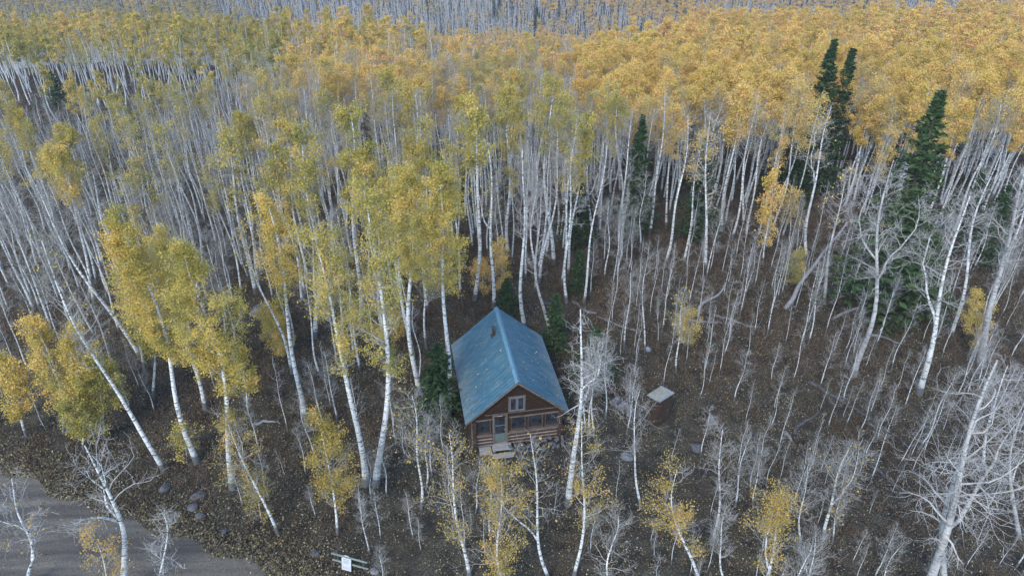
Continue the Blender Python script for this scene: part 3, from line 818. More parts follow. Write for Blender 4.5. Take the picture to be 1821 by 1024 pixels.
def log_obj(u0, v0, u1, v1, r, label, mat='deadlog', z0=0.1, z1=0.1, bend=0.25, seed=0, name='fallen_log', twigs=5):
    x0, y0 = at(u0, v0); x1, y1 = at(u1, v1)
    if z0 > 0.5:
        x0, y0 = at(u0, v0, z0 + float(gz(x0, y0)))
    if z1 > 0.5:
        x1, y1 = at(u1, v1, z1 + float(gz(x0, y0)))
    rg = np.random.default_rng(seed); n = 9
    t = np.linspace(0, 1, n)
    L = math.hypot(x1 - x0, y1 - y0)
    off = np.sin(t * math.pi * rg.uniform(.8, 2)) * bend * rg.uniform(.4, 1) + rg.normal(size=n) * 0.05
    nx_, ny_ = -(y1 - y0) / L, (x1 - x0) / L
    X = x0 + (x1 - x0) * t + nx_ * off; Y = y0 + (y1 - y0) * t + ny_ * off
    g = gz(X, Y); Z = g * 1.0 + z0 + (z1 - z0) * t
    if max(z0, z1) > 0.5:
        Z = np.maximum(float(gz(x0, y0)) + z0 + (z1 - z0) * t, g + 0.05)
    P = np.stack([X, Y, Z], 1)[None]; R = (r * (1 - 0.62 * t))[None]
    bag = Bag(); V, F = tubes(P, R, 8); bag.add(V, F)
    if twigs:
        B, D, rr, tt, _ = sample(rg, P, R, twigs, 0.4, 1.0)
        P2, R2 = walk(rg, B, branch_dir(rg, D, rg.uniform(.5, 1.2, twigs)), rg.uniform(.5, 1.8, twigs) * min(1.5, L / 5), np.maximum(.012, rr * .4), 6, .25, .02)
        V, F = tubes(P2, R2, 4); bag.add(V, F)
    V, F, m_, _ = bag.out()
    o3 = np.array([x0, y0, float(gz(x0, y0))])
    o = link(name, mesh_np(name, V - o3, F, [M[mat]], m_), None, tuple(o3))
    tag(o, label, 'log', 'fallen logs')
    return o
log_obj(1395, 552, 1507, 395, 0.20, 'long grey dead trunk leaning up to the right against standing aspens', z0=0.15, z1=6.0, seed=2, name='leaning_trunk', twigs=9)
log_obj(1220, 572, 1287, 578, 0.17, 'short straight grey log lying below the crooked snag', seed=3)
log_obj(1262, 562, 1352, 583, 0.12, 'thin grey log lying right of the crooked snag', seed=4)
log_obj(1244, 570, 1283, 500, 0.15, 'crooked grey snag standing over the short logs', z0=0.1, z1=2.6, bend=0.6, seed=5, name='crooked_snag')
log_obj(1478, 569, 1634, 524, 0.14, 'long bent pale log lying below the green spruces on the right', z0=0.2, z1=1.1, bend=0.5, seed=6)
log_obj(1541, 597, 1604, 610, 0.13, 'pale log half hidden in brush right of the tall forked snag', seed=7)
log_obj(1439, 680, 1584, 771, 0.15, 'long dark log sloping down right through the brown brush', 'stone', seed=8, bend=.1)
log_obj(1411, 775, 1454, 729, 0.14, 'dark broken log lying beside the pale stump end', 'stone', seed=9, twigs=2)
log_obj(1395, 770, 1409, 787, 0.16, 'short pale stump end on the brown floor right of the outhouse', seed=10, twigs=0, bend=.02)
log_obj(1545, 830, 1605, 882, 0.10, 'dark slim log lying left of the big dead aspens at lower right', 'stone', seed=12, twigs=2)
log_obj(640, 640, 560, 672, 0.10, 'slim pale log lying left of the white birchlike trunks', seed=13, twigs=3)
log_obj(385, 512, 438, 545, 0.12, 'grey log lying left of the flat pale boulder', seed=14, twigs=2)
log_obj(1060, 560, 1015, 540, 0.13, 'grey log lying behind the right side of the cabin', seed=15, twigs=2)
log_obj(990, 536, 930, 548, 0.13, 'dark grey log lying directly behind the cabin ridge', 'stone', seed=16, twigs=2)
log_obj(1130, 590, 1060, 566, 0.10, 'thin grey log lying behind the gnarled white tree', seed=17, twigs=2)
log_obj(455, 757, 500, 752, 0.12, 'pale rotten log on the dark floor left of the yellow young aspen', seed=18, twigs=1)

def rock_obj(u, v, sx, sy, sz, label, mat='stone', seed=0):
    x, y = at(u, v); o = link('boulder', rock_mesh(seed + 20, sx, sy, sz, M[mat]), None, (x, y, float(gz(x, y)) + sz * 0.3), (0, 0, seed * 1.3))
    tag(o, label, 'rock', 'boulders on the forest floor')
rock_obj(458, 553, 1.0, 0.7, 0.30, 'large flat pale boulder among the aspens at upper left', 'stone_pale', 1)
rock_obj(296, 868, 0.34, 0.5, 0.28, 'dark boulder nearest the tall yellow aspens by the road', 'stone', 2)
rock_obj(352, 884, 0.55, 0.4, 0.3, 'biggest dark boulder of the roadside cluster', 'stone', 3)
rock_obj(344, 903, 0.4, 0.35, 0.26, 'dark boulder just below the biggest roadside one', 'stone', 4)
rock_obj(358, 918, 0.36, 0.3, 0.22, 'lowest dark boulder of the roadside cluster', 'stone', 5)
rock_obj(1238, 797, 0.55, 0.4, 0.3, 'bluish dark boulder below and right of the outhouse', 'stone', 6)
rock_obj(1115, 812, 0.6, 0.45, 0.12, 'flat grey stone slab sunk in the leaves right of the cabin front', 'stone_pale', 7)
rock_obj(632, 633, 0.45, 0.35, 0.2, 'grey boulder behind the paired white trunks', 'stone_pale', 8)
rock_obj(1255, 643, 0.4, 0.3, 0.2, 'dark boulder in the clearing beyond the outhouse', 'stone', 9)
rock_obj(560, 985, 0.3, 0.3, 0.16, 'small dark stone by the road left of the arched sign', 'stone', 10)
rock_obj(398, 945, 0.28, 0.22, 0.14, 'small dark stone on the grassy road edge', 'stone', 11)
rock_obj(665, 1016, 0.35, 0.25, 0.12, 'pale flat stone right of the rail fence', 'stone_pale', 12)
rock_obj(1478, 628, 0.4, 0.3, 0.2, 'grey boulder beside the tall forked snag', 'stone_pale', 13)
tx, ty = at(1263, 752)
mb = MB(); mb.add([(-0.42, -0.25, 0.02), (0.48, -0.18, 0.02), (0.02, 0.42, 0.55), (0.0, 0.55, 0.0)], [(0, 1, 2), (1, 3, 2), (3, 0, 2), (0, 3, 1)])
tag(mb.build('standing_slab', M['stone_pale'], None, (tx, ty, 0)), 'pale pointed three sided stone slab right of the outhouse', 'rock')

# ------------------------------------------------------------------ spruces
SPR_MATS = (M['trunk_brown'], M['trunk_brown'], M['needle'])
spr = [tree_meshes('spruce', spruce(40 + i, 12, 2.4, 1.5, .04, 15, .19), *SPR_MATS) for i in range(3)]
spr_s = [tree_meshes('young_spruce', spruce(50 + i, 5, 1.2, 2.0, 0.0, 12, 0.14), *SPR_MATS) for i in range(2)]
spr_f = [tree_meshes('far_spruce', spruce(60 + i, 12, 2.2, 0.6, 0.05, 6, 0.42), *SPR_MATS) for i in range(2)]
SPRUCES = [  # base u, v, top v, width factor, set, label
    (1480, 352, 80, .85, spr, 'tall dark spruce, left one of the pair rising above golden crowns at upper right'),
    (1513, 345, 88, 0.85, spr, 'tall dark spruce, right one of the pair rising above golden crowns'),
    (1674, 470, 166, 1.05, spr, 'biggest lit green spruce standing behind the right hand snags'),
    (1622, 545, 345, 2.1, spr, 'broad green spruce directly behind the tall forked snag'),
    (1655, 570, 425, 1.7, spr_s, 'low green spruce right of the forked snag at the bent log'),
    (1030, 445, 293, 1.1, spr, 'dark spruce behind the cabin right side between white trunks'),
    (1145, 420, 205, 0.8, spr, 'slim dark spruce with pointed top among white trunks right of centre'),
    (1262, 425, 222, 0.9, spr, 'dark green spruce hidden between white trunks right of the slim one'),
    (1440, 360, 225, 1.2, spr, 'shaded spruce under the golden crowns left of the spruce pair'),
    (1750, 420, 300, 1.6, spr, 'shaded broad spruce near the right edge behind white snags'),
    (1800, 470, 330, 1.2, spr, 'dark spruce at the right picture edge'),
    (1032, 520, 445, 1.1, spr_s, 'small blue green spruce behind thin saplings right of the cabin'),
    (772, 745, 615, 1.15, spr_s, 'young dark spruce beside the left wall of the cabin'),
    (903, 568, 496, 1.15, spr_s, 'young spruce just behind the cabin ridge'),
    (990, 625, 525, 0.95, spr_s, 'narrow green spruce at the back right corner of the cabin'),
    (1062, 690, 585, 1.25, spr_s, 'dark spruce behind the gnarled white tree right of the cabin'),
    (1778, 105, 28, 1.3, spr_f, 'lone spruce above the golden canopy at top right'),
    (955, 70, 14, 1.3, spr_f, 'far spruce at the edge of the grey stand, top centre'),
    (878, 36, 0, 1.0, spr_f, 'far spruce, left of a close pair at the top centre'),
    (888, 38, -2, 1.2, spr_f, 'far spruce, right of a close pair at the top centre'),
    (759, 36, -4, 1.1, spr_f, 'far spruce, left of two at the top edge above left centre'),
    (768, 36, -4, 1.1, spr_f, 'far spruce, right of two at the top edge above left centre'),
    (1142, 66, 36, 1.6, spr_f, 'small far spruce on the golden canopy edge'),
    (774, 84, 48, 1.3, spr_f, 'small spruce among yellow crowns above centre'),
    (913, 24, -10, 1.2, spr_f, 'far spruce cut by the top edge right of the close pair'),
    (1133, 30, -6, 1.0, spr_f, 'far slim spruce at the top edge right of centre'),
    (1190, 30, -12, 1.3, spr_f, 'far spruce at the top edge, left of a dark clump'),
    (1214, 28, -14, 1.6, spr_f, 'far broad spruce at the top edge in a dark clump'),
    (985, 28, 0, 1.0, spr_f, 'far thin spruce at the top edge in grey trees'),
    (268, 34, 6, 2.4, spr_f, 'far dark spruce clump near the top left'),
    (88, 195, 130, 1.7, spr_f, 'dark spruce in the shade under the left treeline'),
    (262, 190, 140, 1.7, spr_f, 'dark spruce under the treeline between white trunks at left'),
    (420, 262, 214, 1.5, spr_f, 'small green spruce among grey brush left of centre'),
]
for i, (u, v, tv, wf, st_, lab) in enumerate(SPRUCES):
    x, y, H, dx = exact_top((u, v), (u, tv)); x += dx          # the tip, not the foot, stands at u
    base = 5.0 if st_ is spr_s else 12.0
    s = H / base
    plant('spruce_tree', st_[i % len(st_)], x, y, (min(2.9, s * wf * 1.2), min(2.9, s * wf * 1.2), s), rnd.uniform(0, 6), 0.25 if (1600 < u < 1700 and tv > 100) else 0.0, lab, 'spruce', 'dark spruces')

# ------------------------------------------------------------------ aspens one can point at
HERO_XY = []
BK = {'w': (M['bark'], M['twig']), 'd': (M['bark_grey'], M['twig_white']), 'b': (M['bark'], M['twig_white'])}
hs = [100]
def hero(name, b, t, label, bk='w', hue=0.3, cat='aspen', group=None, **kw):
    x, y, H, dx = exact_top(b, t)
    hs[0] += 1
    kw.setdefault('r', H * 0.0115)
    arr = aspen(hs[0], H=H, lean=dx, **kw)
    ms = tree_meshes(name, arr, BK[bk][0], BK[bk][1], M['leaf'])
    HERO_XY.append((x, y))
    return plant(name, ms, x, y, (1, 1, 1), 0, hue, label, cat, group, dull=0.55 if b[1] > 900 else 0.3 if b[1] > 880 else 0.0)  # the nearest trees take the darkened leaf colour that offsets frontal light
Y, Bt, D = 'yellow_aspen', 'bare_aspen', 'dead_aspen'
full = dict(n1=46, n2=6, n3=5, cover=0.82)
# the yellow pair by the road and its neighbours
hero(Y, (351, 821), (215, 408), 'tall golden aspen, left of the dense pair above the road', hue=0.40, cs=0.45, spread=2.5, leaves=33150, lsize=.072, **full)
hero(Y, (413, 868), (330, 455), 'tall yellow aspen, right of the dense pair with its base nearest the road', hue=0.36, cs=0.42, spread=2.3, leaves=27625, lsize=.072, **full)
hero(Y, (365, 728), (283, 425), 'yellow aspen standing behind and between the dense golden pair', hue=0.34, cs=0.45, spread=2.0, leaves=19890, lsize=.072, **full)
hero(Y, (272, 706), (240, 500), 'shorter green yellow aspen under the dense golden pair', hue=0.28, cs=0.35, spread=1.7, leaves=6000, **full)
hero(Y, (440, 735), (424, 610), 'slim young yellow aspen right of the dense golden pair', hue=0.40, cs=0.25, spread=1.0, leaves=1800, n1=18, n2=4, n3=3, r=.06)
for b, t, l, lv, sp_, h in (((112, 768), (62, 578), 'bushy golden aspen, leftmost of the low clump at the left edge', 5500, 1.9, .46), ((118, 767), (130, 600), 'bushy yellow aspen in the middle of the low clump at left', 5500, 1.9, .38),
                ((47, 776), (-5, 640), 'golden young aspen cut by the left edge', 4500, 1.7, .5), ((185, 775), (165, 640), 'olive yellow young aspen, rightmost of the low clump at left', 4500, 1.6, .27), ((150, 800), (130, 715), 'low olive aspen bush near the road at left', 3500, 1.3, .3)):
    hero(Y, b, t, l, hue=h, cs=0.22, spread=sp_, leaves=lv * 2, lsize=.085, n1=30, n2=6, n3=4, cover=.8, r=.085)
hero(Bt, (294, 836), (78, 428), 'long bare aspen leaning left behind the low golden clump', 'w', cs=0.5, spread=2.2, n1=34, n2=6, n3=5, leaves=150, r=.15)
hero(Bt, (255, 640), (62, 330), 'bare white aspen rising left of the golden pair', 'w', cs=.55, spread=1.9, leaves=0)
hero(Y, (160, 528), (98, 262), 'white aspen with a small golden crown at upper left', hue=.45, cs=.62, spread=1.7, leaves=5940, lsize=.10, cover=.8)
hero(Y, (455, 522), (400, 240), 'pale double trunk aspen with thin grey yellow crown, upper left of centre', hue=.32, cs=.55, spread=1.9, leaves=1500, cover=.6, forks=1, r=.19)
hero(Bt, (462, 520), (420, 262), 'bare white stem beside the pale double trunk aspen', cs=.6, spread=1.5, leaves=300)
hero(Bt, (520, 664), (430, 392), 'slim bare aspen leaning left, left of the gold narrow crown', cs=.6, spread=1.3, leaves=200, r=.12)
hero(Y, (543, 744), (470, 350), 'slender aspen with a narrow bright gold crown left of centre', hue=.47, cs=.6, spread=1.55, leaves=12155, lsize=.072, cover=.8, n1=34)
hero(Y, (652, 862), (558, 415), 'left trunk of the white pair left of the cabin, thin yellow crown', hue=.34, cs=.5, spread=2.1, leaves=11492, lsize=.072, cover=.8, n1=38, n2=6, n3=5, r=.21)
hero(Y, (667, 862), (643, 335), 'right trunk of the white pair left of the cabin, olive yellow crown', hue=.28, cs=.42, spread=2.0, leaves=12376, lsize=.072, cover=.75, n1=42, n2=6, n3=5, r=.21)
hero(Y, (797, 740), (775, 300), 'tall white aspen with a big yellow crown touching the cabin roof', hue=.36, cs=.52, spread=2.4, leaves=28730, lsize=.072, r=.19, n1=46, n2=6, n3=5, cover=.8)
hero(Y, (747, 698), (722, 310), 'tall yellow aspen just left of the one touching the roof', hue=.36, cs=.55, spread=2.2, leaves=20995, lsize=.072, r=.2, n1=42, n2=6, n3=5, cover=.9)
hero(Y, (735, 640), (690, 320), 'yellow aspen behind the tall ones left of the cabin', hue=.33, cs=.55, spread=2.0, leaves=5000, **full)
hero(Y, (640, 582), (622, 200), 'very tall aspen with pale greenish crown above the white pair', hue=.30, cs=.6, spread=2.3, leaves=8100, lsize=.10, cover=.8)
hero(Y, (560, 600), (530, 235), 'tall olive crowned aspen left of centre', hue=.26, cs=.6, spread=2.1, leaves=6840, lsize=.10, cover=.85)
hero(Y, (682, 600), (650, 300), 'slim aspen with small yellow brown crown behind the white pair', hue=.42, cs=.68, spread=1.6, leaves=4680, lsize=.10, cover=.85)
hero(Bt, (844, 534), (845, 190), 'tall white aspen with green yellow top behind the cabin, leftmost', hue=.3, cs=.68, spread=1.9, leaves=2600, lsize=.15, cover=.8)
hero(Bt, (878, 548), (868, 250), 'bare twin stem aspen straight behind the cabin ridge', cs=.55, spread=1.5, leaves=200, forks=1)
hero(Bt, (934, 584), (928, 262), 'clean white bare aspen behind the right slope of the roof', 'b', cs=.52, spread=1.8, leaves=0, n1=34, n2=6)
hero(D, (979, 598), (966, 330), 'crooked bare grey aspen right behind the cabin', 'd', cs=.4, spread=2.0, leaves=0, gn=.3, wob=.06, n1=28)
hero(Y, (985, 470), (985, 150), 'tall aspen with broad yellow green crown above the cabin', hue=.3, cs=.62, spread=2.6, leaves=7560, lsize=.10, cover=.9)
hero(Y, (905, 455), (900, 165), 'tall green yellow aspen above and left of the cabin ridge', hue=.28, cs=.62, spread=2.6, leaves=7560, lsize=.10, cover=.9)
hero(Y, (1108, 415), (1100, 180), 'pale yellow crowned aspen with white trunk right of centre', hue=.3, cs=.6, spread=2.3, leaves=4680, lsize=.10, cover=.8)
# in front of the cabin
hero(D, (1010, 896), (1032, 548), 'gnarled bare white tree standing at the right front corner of the cabin', 'b', cs=.5, spread=2.1, leaves=0, gn=.34, up=.03, sag=.06, n1=34, n2=5, n3=2, r=.19, forks=2, flen=.62, tw=1.4, wob=.03)
hero(Bt, (1049, 772), (1050, 600), 'thin bare aspen, left of the sapling cluster right of the cabin', cs=.4, spread=1.0, leaves=0, r=.055)
hero(Bt, (1057, 778), (1064, 610), 'thin bare aspen in the middle of the cluster right of the cabin', cs=.4, spread=1.1, leaves=0, r=.055)
hero(Bt, (1076, 745), (1080, 590), 'thin bare aspen, right of the sapling cluster right of the cabin', cs=.3, spread=1.3, leaves=0, r=.055)
hero(Bt, (1042, 768), (1040, 640), 'short thin bare aspen nearest the gnarled white tree', cs=.3, spread=.9, leaves=0, r=.045)
hero(Bt, (1115, 772), (1134, 655), 'forked bare sapling between the woodpile and the outhouse', cs=.35, spread=1.1, leaves=0, r=.055, forks=1)
hero(Bt, (1141, 903), (1140, 690), 'straight bare sapling in front of the outhouse', cs=.4, spread=1.9, leaves=0, r=.08, n1=22, up=.1)
hero(Bt, (1203, 664), (1215, 520), 'slim white sapling behind the outhouse', cs=.4, spread=1.2, leaves=120, r=.075)
hero(Bt, (1147, 627), (1152, 440), 'slim bare sapling behind the thin dark post', cs=.45, spread=1.0, leaves=0, r=.07)
hero(Bt, (748, 904), (733, 705), 'bare white young aspen left of the cabin steps', cs=.42, spread=1.9, leaves=150, r=.085, n1=26, up=.08, hue=.4)
hero(Bt, (757, 870), (763, 740), 'small bare aspen just right of the young white one', cs=.3, spread=1.2, leaves=60, r=.06, hue=.4)
hero(Y, (836, 1030), (796, 765), 'young aspen with few golden leaves, leaning left before the cabin', hue=.48, cs=.3, spread=1.7, leaves=1170, cover=.5, n1=26, r=.11, up=.08, lsize=.072)
hero(Y, (905, 1062), (890, 850), 'leafy golden young aspen at the bottom centre', hue=.5, cs=.1, spread=2.3, leaves=5590, cover=.62, n1=34, r=.09, lsize=.072)
hero(Bt, (978, 1032), (940, 770), 'bare forked young aspen below the cabin front wall', cs=.4, spread=1.9, leaves=120, r=.1, hue=.46, n1=26, forks=1, up=.1)
hero(Y, (1020, 1024), (1034, 745), 'slim aspen with low golden leaves before the gnarled white tree', hue=.5, cs=.3, spread=1.7, leaves=1690, cover=.45, n1=30, r=.1, lsize=.072)
hero(Y, (875, 960), (868, 822), 'sparse yellow sapling just below the cabin steps', hue=.45, cs=.2, spread=1.3, leaves=910, cover=.5, n1=18, r=.05, lsize=.072)
hero(Y, (600, 950), (566, 745), 'bushy bright yellow aspen below the white pair', hue=.38, cs=.2, spread=1.7, leaves=9750, lsize=.072, cover=.8, n1=34, n2=6, r=.08)
hero(Y, (495, 948), (398, 740), 'sparse yellow aspen leaning left over the road edge', hue=.42, cs=.3, spread=1.7, leaves=2470, lsize=.072, cover=.6, n1=30, r=.09)
hero(Y, (470, 935), (452, 850), 'low round yellow bush near the road edge', hue=.36, cs=.1, spread=1.1, leaves=1500, lsize=.08, n1=16, r=.03)
hero(Y, (332, 822), (322, 755), 'low olive yellow bush at the foot of the dense golden pair', hue=.33, cs=.1, spread=1.2, leaves=1800, lsize=.08, n1=16, r=.04)
hero(D, (222, 1060), (150, 792), 'gnarled white dead aspen over the gravel road at lower left', 'b', cs=.55, spread=2.9, leaves=0, gn=.3, up=.14, n1=16, n2=5, n3=3, r=.19, forks=3, tw=1.5)
hero(Y, (205, 1090), (165, 945), 'golden leafed young aspen under the white dead tree by the road', hue=.6, cs=.15, spread=1.4, leaves=1547, lsize=.072, cover=.7, n1=18, r=.05)
hero(D, (42, 1045), (22, 850), 'bare white crooked aspen in the lower left corner', 'b', cs=.3, spread=1.9, leaves=60, gn=.3, n1=22, r=.12, forks=1, tw=1.5, hue=.6)
hero(D, (225, 1100), (290, 910), 'small white dead aspen right of the gnarled one on the road', 'b', cs=.4, spread=1.6, leaves=0, gn=.33, n1=18, r=.09, tw=1.4)
# right foreground
hero(Y, (1250, 1045), (1205, 832), 'young aspen with golden clumps at the bottom right of centre', hue=.5, cs=.3, spread=1.6, leaves=2600, cover=.5, n1=24, r=.1, lsize=.072, forks=1)
hero(Bt, (1266, 966), (1284, 765), 'straight bare young aspen, tallest right of the outhouse foreground', cs=.4, spread=1.5, leaves=0, r=.085, up=.1)
hero(Y, (1362, 1062), (1386, 866), 'golden young aspen with bare forked top at the bottom right', hue=.5, cs=.2, spread=1.9, leaves=3900, cover=.6, n1=34, r=.1, lsize=.072, forks=1)
hero(Bt, (1295, 1040), (1290, 900), 'bent bare sapling between the two golden young aspens at bottom', cs=.3, spread=1.2, leaves=0, r=.06, wob=.08)
hero(Bt, (1463, 957), (1515, 785), 'bare aspen with wide forks leaning right, lower right', cs=.4, spread=2.0, leaves=60, r=.1, forks=2, up=.08, hue=.5)
hero(Bt, (1424, 974), (1438, 830), 'slim bare sapling left of the wide forked bare aspen', cs=.35, spread=1.5, leaves=0, r=.06)
hero(Bt, (1480, 965), (1500, 860), 'short bare sapling right of the wide forked bare aspen', cs=.3, spread=1.1, leaves=40, r=.05, hue=.5)
hero(Bt, (1440, 1060), (1452, 945), 'small bare forked sapling at the bottom edge, lower right', cs=.35, spread=1.3, leaves=0, r=.06, forks=1)
hero(Bt, (1340, 905), (1358, 805), 'small grey sapling above the golden young aspen at bottom right', cs=.3, spread=1.0, leaves=0, r=.045)
hero(Bt, (1090, 1060), (1095, 915), 'crooked bare sapling at the bottom, right of the cabin', cs=.25, spread=1.5, leaves=0, r=.07, wob=.09, gn=.25)
hero(D, (1642, 1085), (1775, 640), 'largest dead white aspen with sprawling limbs at lower right', 'd', cs=.33, spread=4.0, leaves=0, gn=.26, up=-.01, sag=.05, n1=30, n2=6, n3=3, r=.25, forks=2, flen=.7, tw=1.2, wob=.02)
hero(D, (1678, 1070), (1745, 745), 'dead white aspen close behind the largest sprawling one', 'd', cs=.3, spread=3.0, leaves=0, gn=.27, up=.02, sag=.04, n1=16, n2=5, n3=2, r=.2, tw=1.3)
hero(D, (1748, 835), (1792, 650), 'slim dead aspen behind the sprawling ones at lower right', 'b', cs=.35, spread=2.2, leaves=0, gn=.25, n1=24, r=.11, tw=1.4)
hero(D, (1815, 960), (1835, 700), 'dead aspen with tangled twigs cut by the right edge', 'd', cs=.25, spread=2.6, leaves=0, gn=.27, n1=28, r=.13, tw=1.5)
hero(D, (1517, 668), (1590, 285), 'tall forked dead aspen in front of the broad green spruce', 'd', cs=.45, spread=2.8, leaves=0, gn=.27, up=.05, n1=34, n2=6, n3=5, r=.21, forks=2, tw=1.4, wob=.05)
hero(D, (1634, 700), (1727, 345), 'tall smooth white dead aspen leaning right with a spiky top', 'b', cs=.45, spread=2.6, leaves=0, gn=.25, up=.08, n1=40, n2=6, n3=5, r=.21, forks=1, tw=1.5, wob=.025)
hero(D, (1746, 650), (1822, 300), 'thick pale dead aspen curving up to the right edge', 'd', cs=.5, spread=2.6, leaves=0, gn=.27, n1=30, r=.27, tw=1.4, wob=.05)
hero(Bt, (1690, 600), (1780, 270), 'white bare aspen behind the spiky topped dead one', 'b', cs=.6, spread=2.2, leaves=0, gn=.2, n1=26, r=.15)
hero(D, (1435, 464), (1478, 190), 'twisting white aspen with bare crown above the leaning dead trunk', 'b', cs=.55, spread=2.3, leaves=100, gn=.28, r=.17, wob=.05, forks=1, tw=1.4, hue=.55)
hero(D, (1465, 540), (1505, 300), 'grey aspen stem right of the leaning dead trunk', 'd', cs=.55, spread=1.9, leaves=150, gn=.2, r=.15, hue=.55)
hero(D, (1322, 400), (1352, 180), 'twisting bare aspen left of the spruce pair with dark gap behind', 'b', cs=.6, spread=2.3, leaves=500, gn=.26, wob=.05, r=.14, hue=.55, tw=1.3)
hero(D, (1055, 440), (1048, 205), 'bare white aspen with wide upturned limbs right of centre', 'b', cs=.5, spread=2.6, leaves=0, gn=.26, up=.2, wob=.03, r=.15, forks=2, tw=1.5)
hero(D, (1255, 480), (1262, 200), 'white aspen with curly dead limbs between the dark spruces', 'b', cs=.4, spread=2.2, leaves=150, gn=.28, wob=.04, r=.16, tw=1.4, hue=.55)
hero(Y, (1405, 440), (1412, 345), 'small olive gold aspen in the shade below the spruce pair', hue=.5, cs=.45, spread=1.4, leaves=1500, r=.08)
hero(Y, (1358, 470), (1375, 310), 'golden brown bushy aspen in the dim gap right of centre', hue=.58, cs=.2, spread=1.4, leaves=3500, r=.08, n1=32)
for b, t, l, h in (((1745, 625), (1742, 525), 'yellow bush beside the spiky dead aspen at right', .5), ((1420, 515), (1418, 455), 'olive bush right of the leaning trunk foot', .3), ((890, 520), (888, 430), 'orange gold bush just behind the cabin ridge', .55), ((858, 525), (856, 468), 'orange bush left of the one behind the ridge', .62),
                   ((495, 640), (492, 575), 'yellow bush in the dark gap left of the white pair', .45), ((480, 600), (478, 552), 'small olive yellow bush above the dark gap', .4), ((1570, 480), (1578, 405), 'orange bush left of the green spruces', .6), ((1215, 620), (1228, 560), 'small gold leaved bush behind the slim white sapling', .5), ((700, 610), (700, 560), 'gold brown bush behind the cabin at left', .55)):
    hero('yellow_shrub', b, t, l, hue=h, cs=.08, spread=1.35, leaves=5304, lsize=.072, n1=26, r=.035, cat='shrub', group='leafy shrubs', cover=.9)

# ------------------------------------------------------------------ the forest: prototypes
def protos(name, n, seed, bk, **kw):
    out = []
    for i in range(n):
        rg = random.Random(seed + i)
        k = dict(kw); k['cs'] = kw['cs'] + rg.uniform(-.06, .06); k['spread'] = kw['spread'] * rg.uniform(.85, 1.15)
        out.append(tree_meshes(name, aspen(seed + i, **k), BK[bk][0], BK[bk][1], M['leaf']))
    return out
P_leaf = protos('golden_aspen', 9, 300, 'w', H=14, r=.135, cs=.6, spread=1.9, n1=26, n2=5, n3=4, leaves=5600, lsize=.115, cover=.92, sides=6)
P_thin = protos('thin_aspen', 6, 320, 'w', H=14, r=.12, cs=.58, spread=1.9, n1=26, n2=6, n3=5, leaves=1900, lsize=.105, cover=.6, sides=6)
P_bare = protos('bare_aspen', 9, 340, 'w', H=14, r=.13, cs=.55, spread=2.0, n1=26, n2=5, n3=4, leaves=0, sides=6, gn=.2, wob=.045)
P_dead = protos('dead_aspen', 4, 360, 'b', H=14, r=.14, cs=.45, spread=2.3, n1=24, n2=5, n3=4, leaves=0, sides=6, gn=.28, wob=.05, tw=1.4)
P_young = protos('young_bare_aspen', 6, 380, 'w', H=7, r=.07, cs=.32, spread=1.25, n1=22, n2=5, n3=4, leaves=0, sides=5, gn=.18)
P_pole = protos('sapling', 6, 400, 'w', H=6, r=.04, cs=.4, spread=.75, n1=14, n2=3, n3=3, leaves=0, sides=5, gn=.14, wob=.03)
PH = dict(leaf=14, thin=14, bare=14, dead=14, young=7, pole=6)
PROTO = dict(leaf=P_leaf, thin=P_thin, bare=P_bare, dead=P_dead, young=P_young, pole=P_pole)

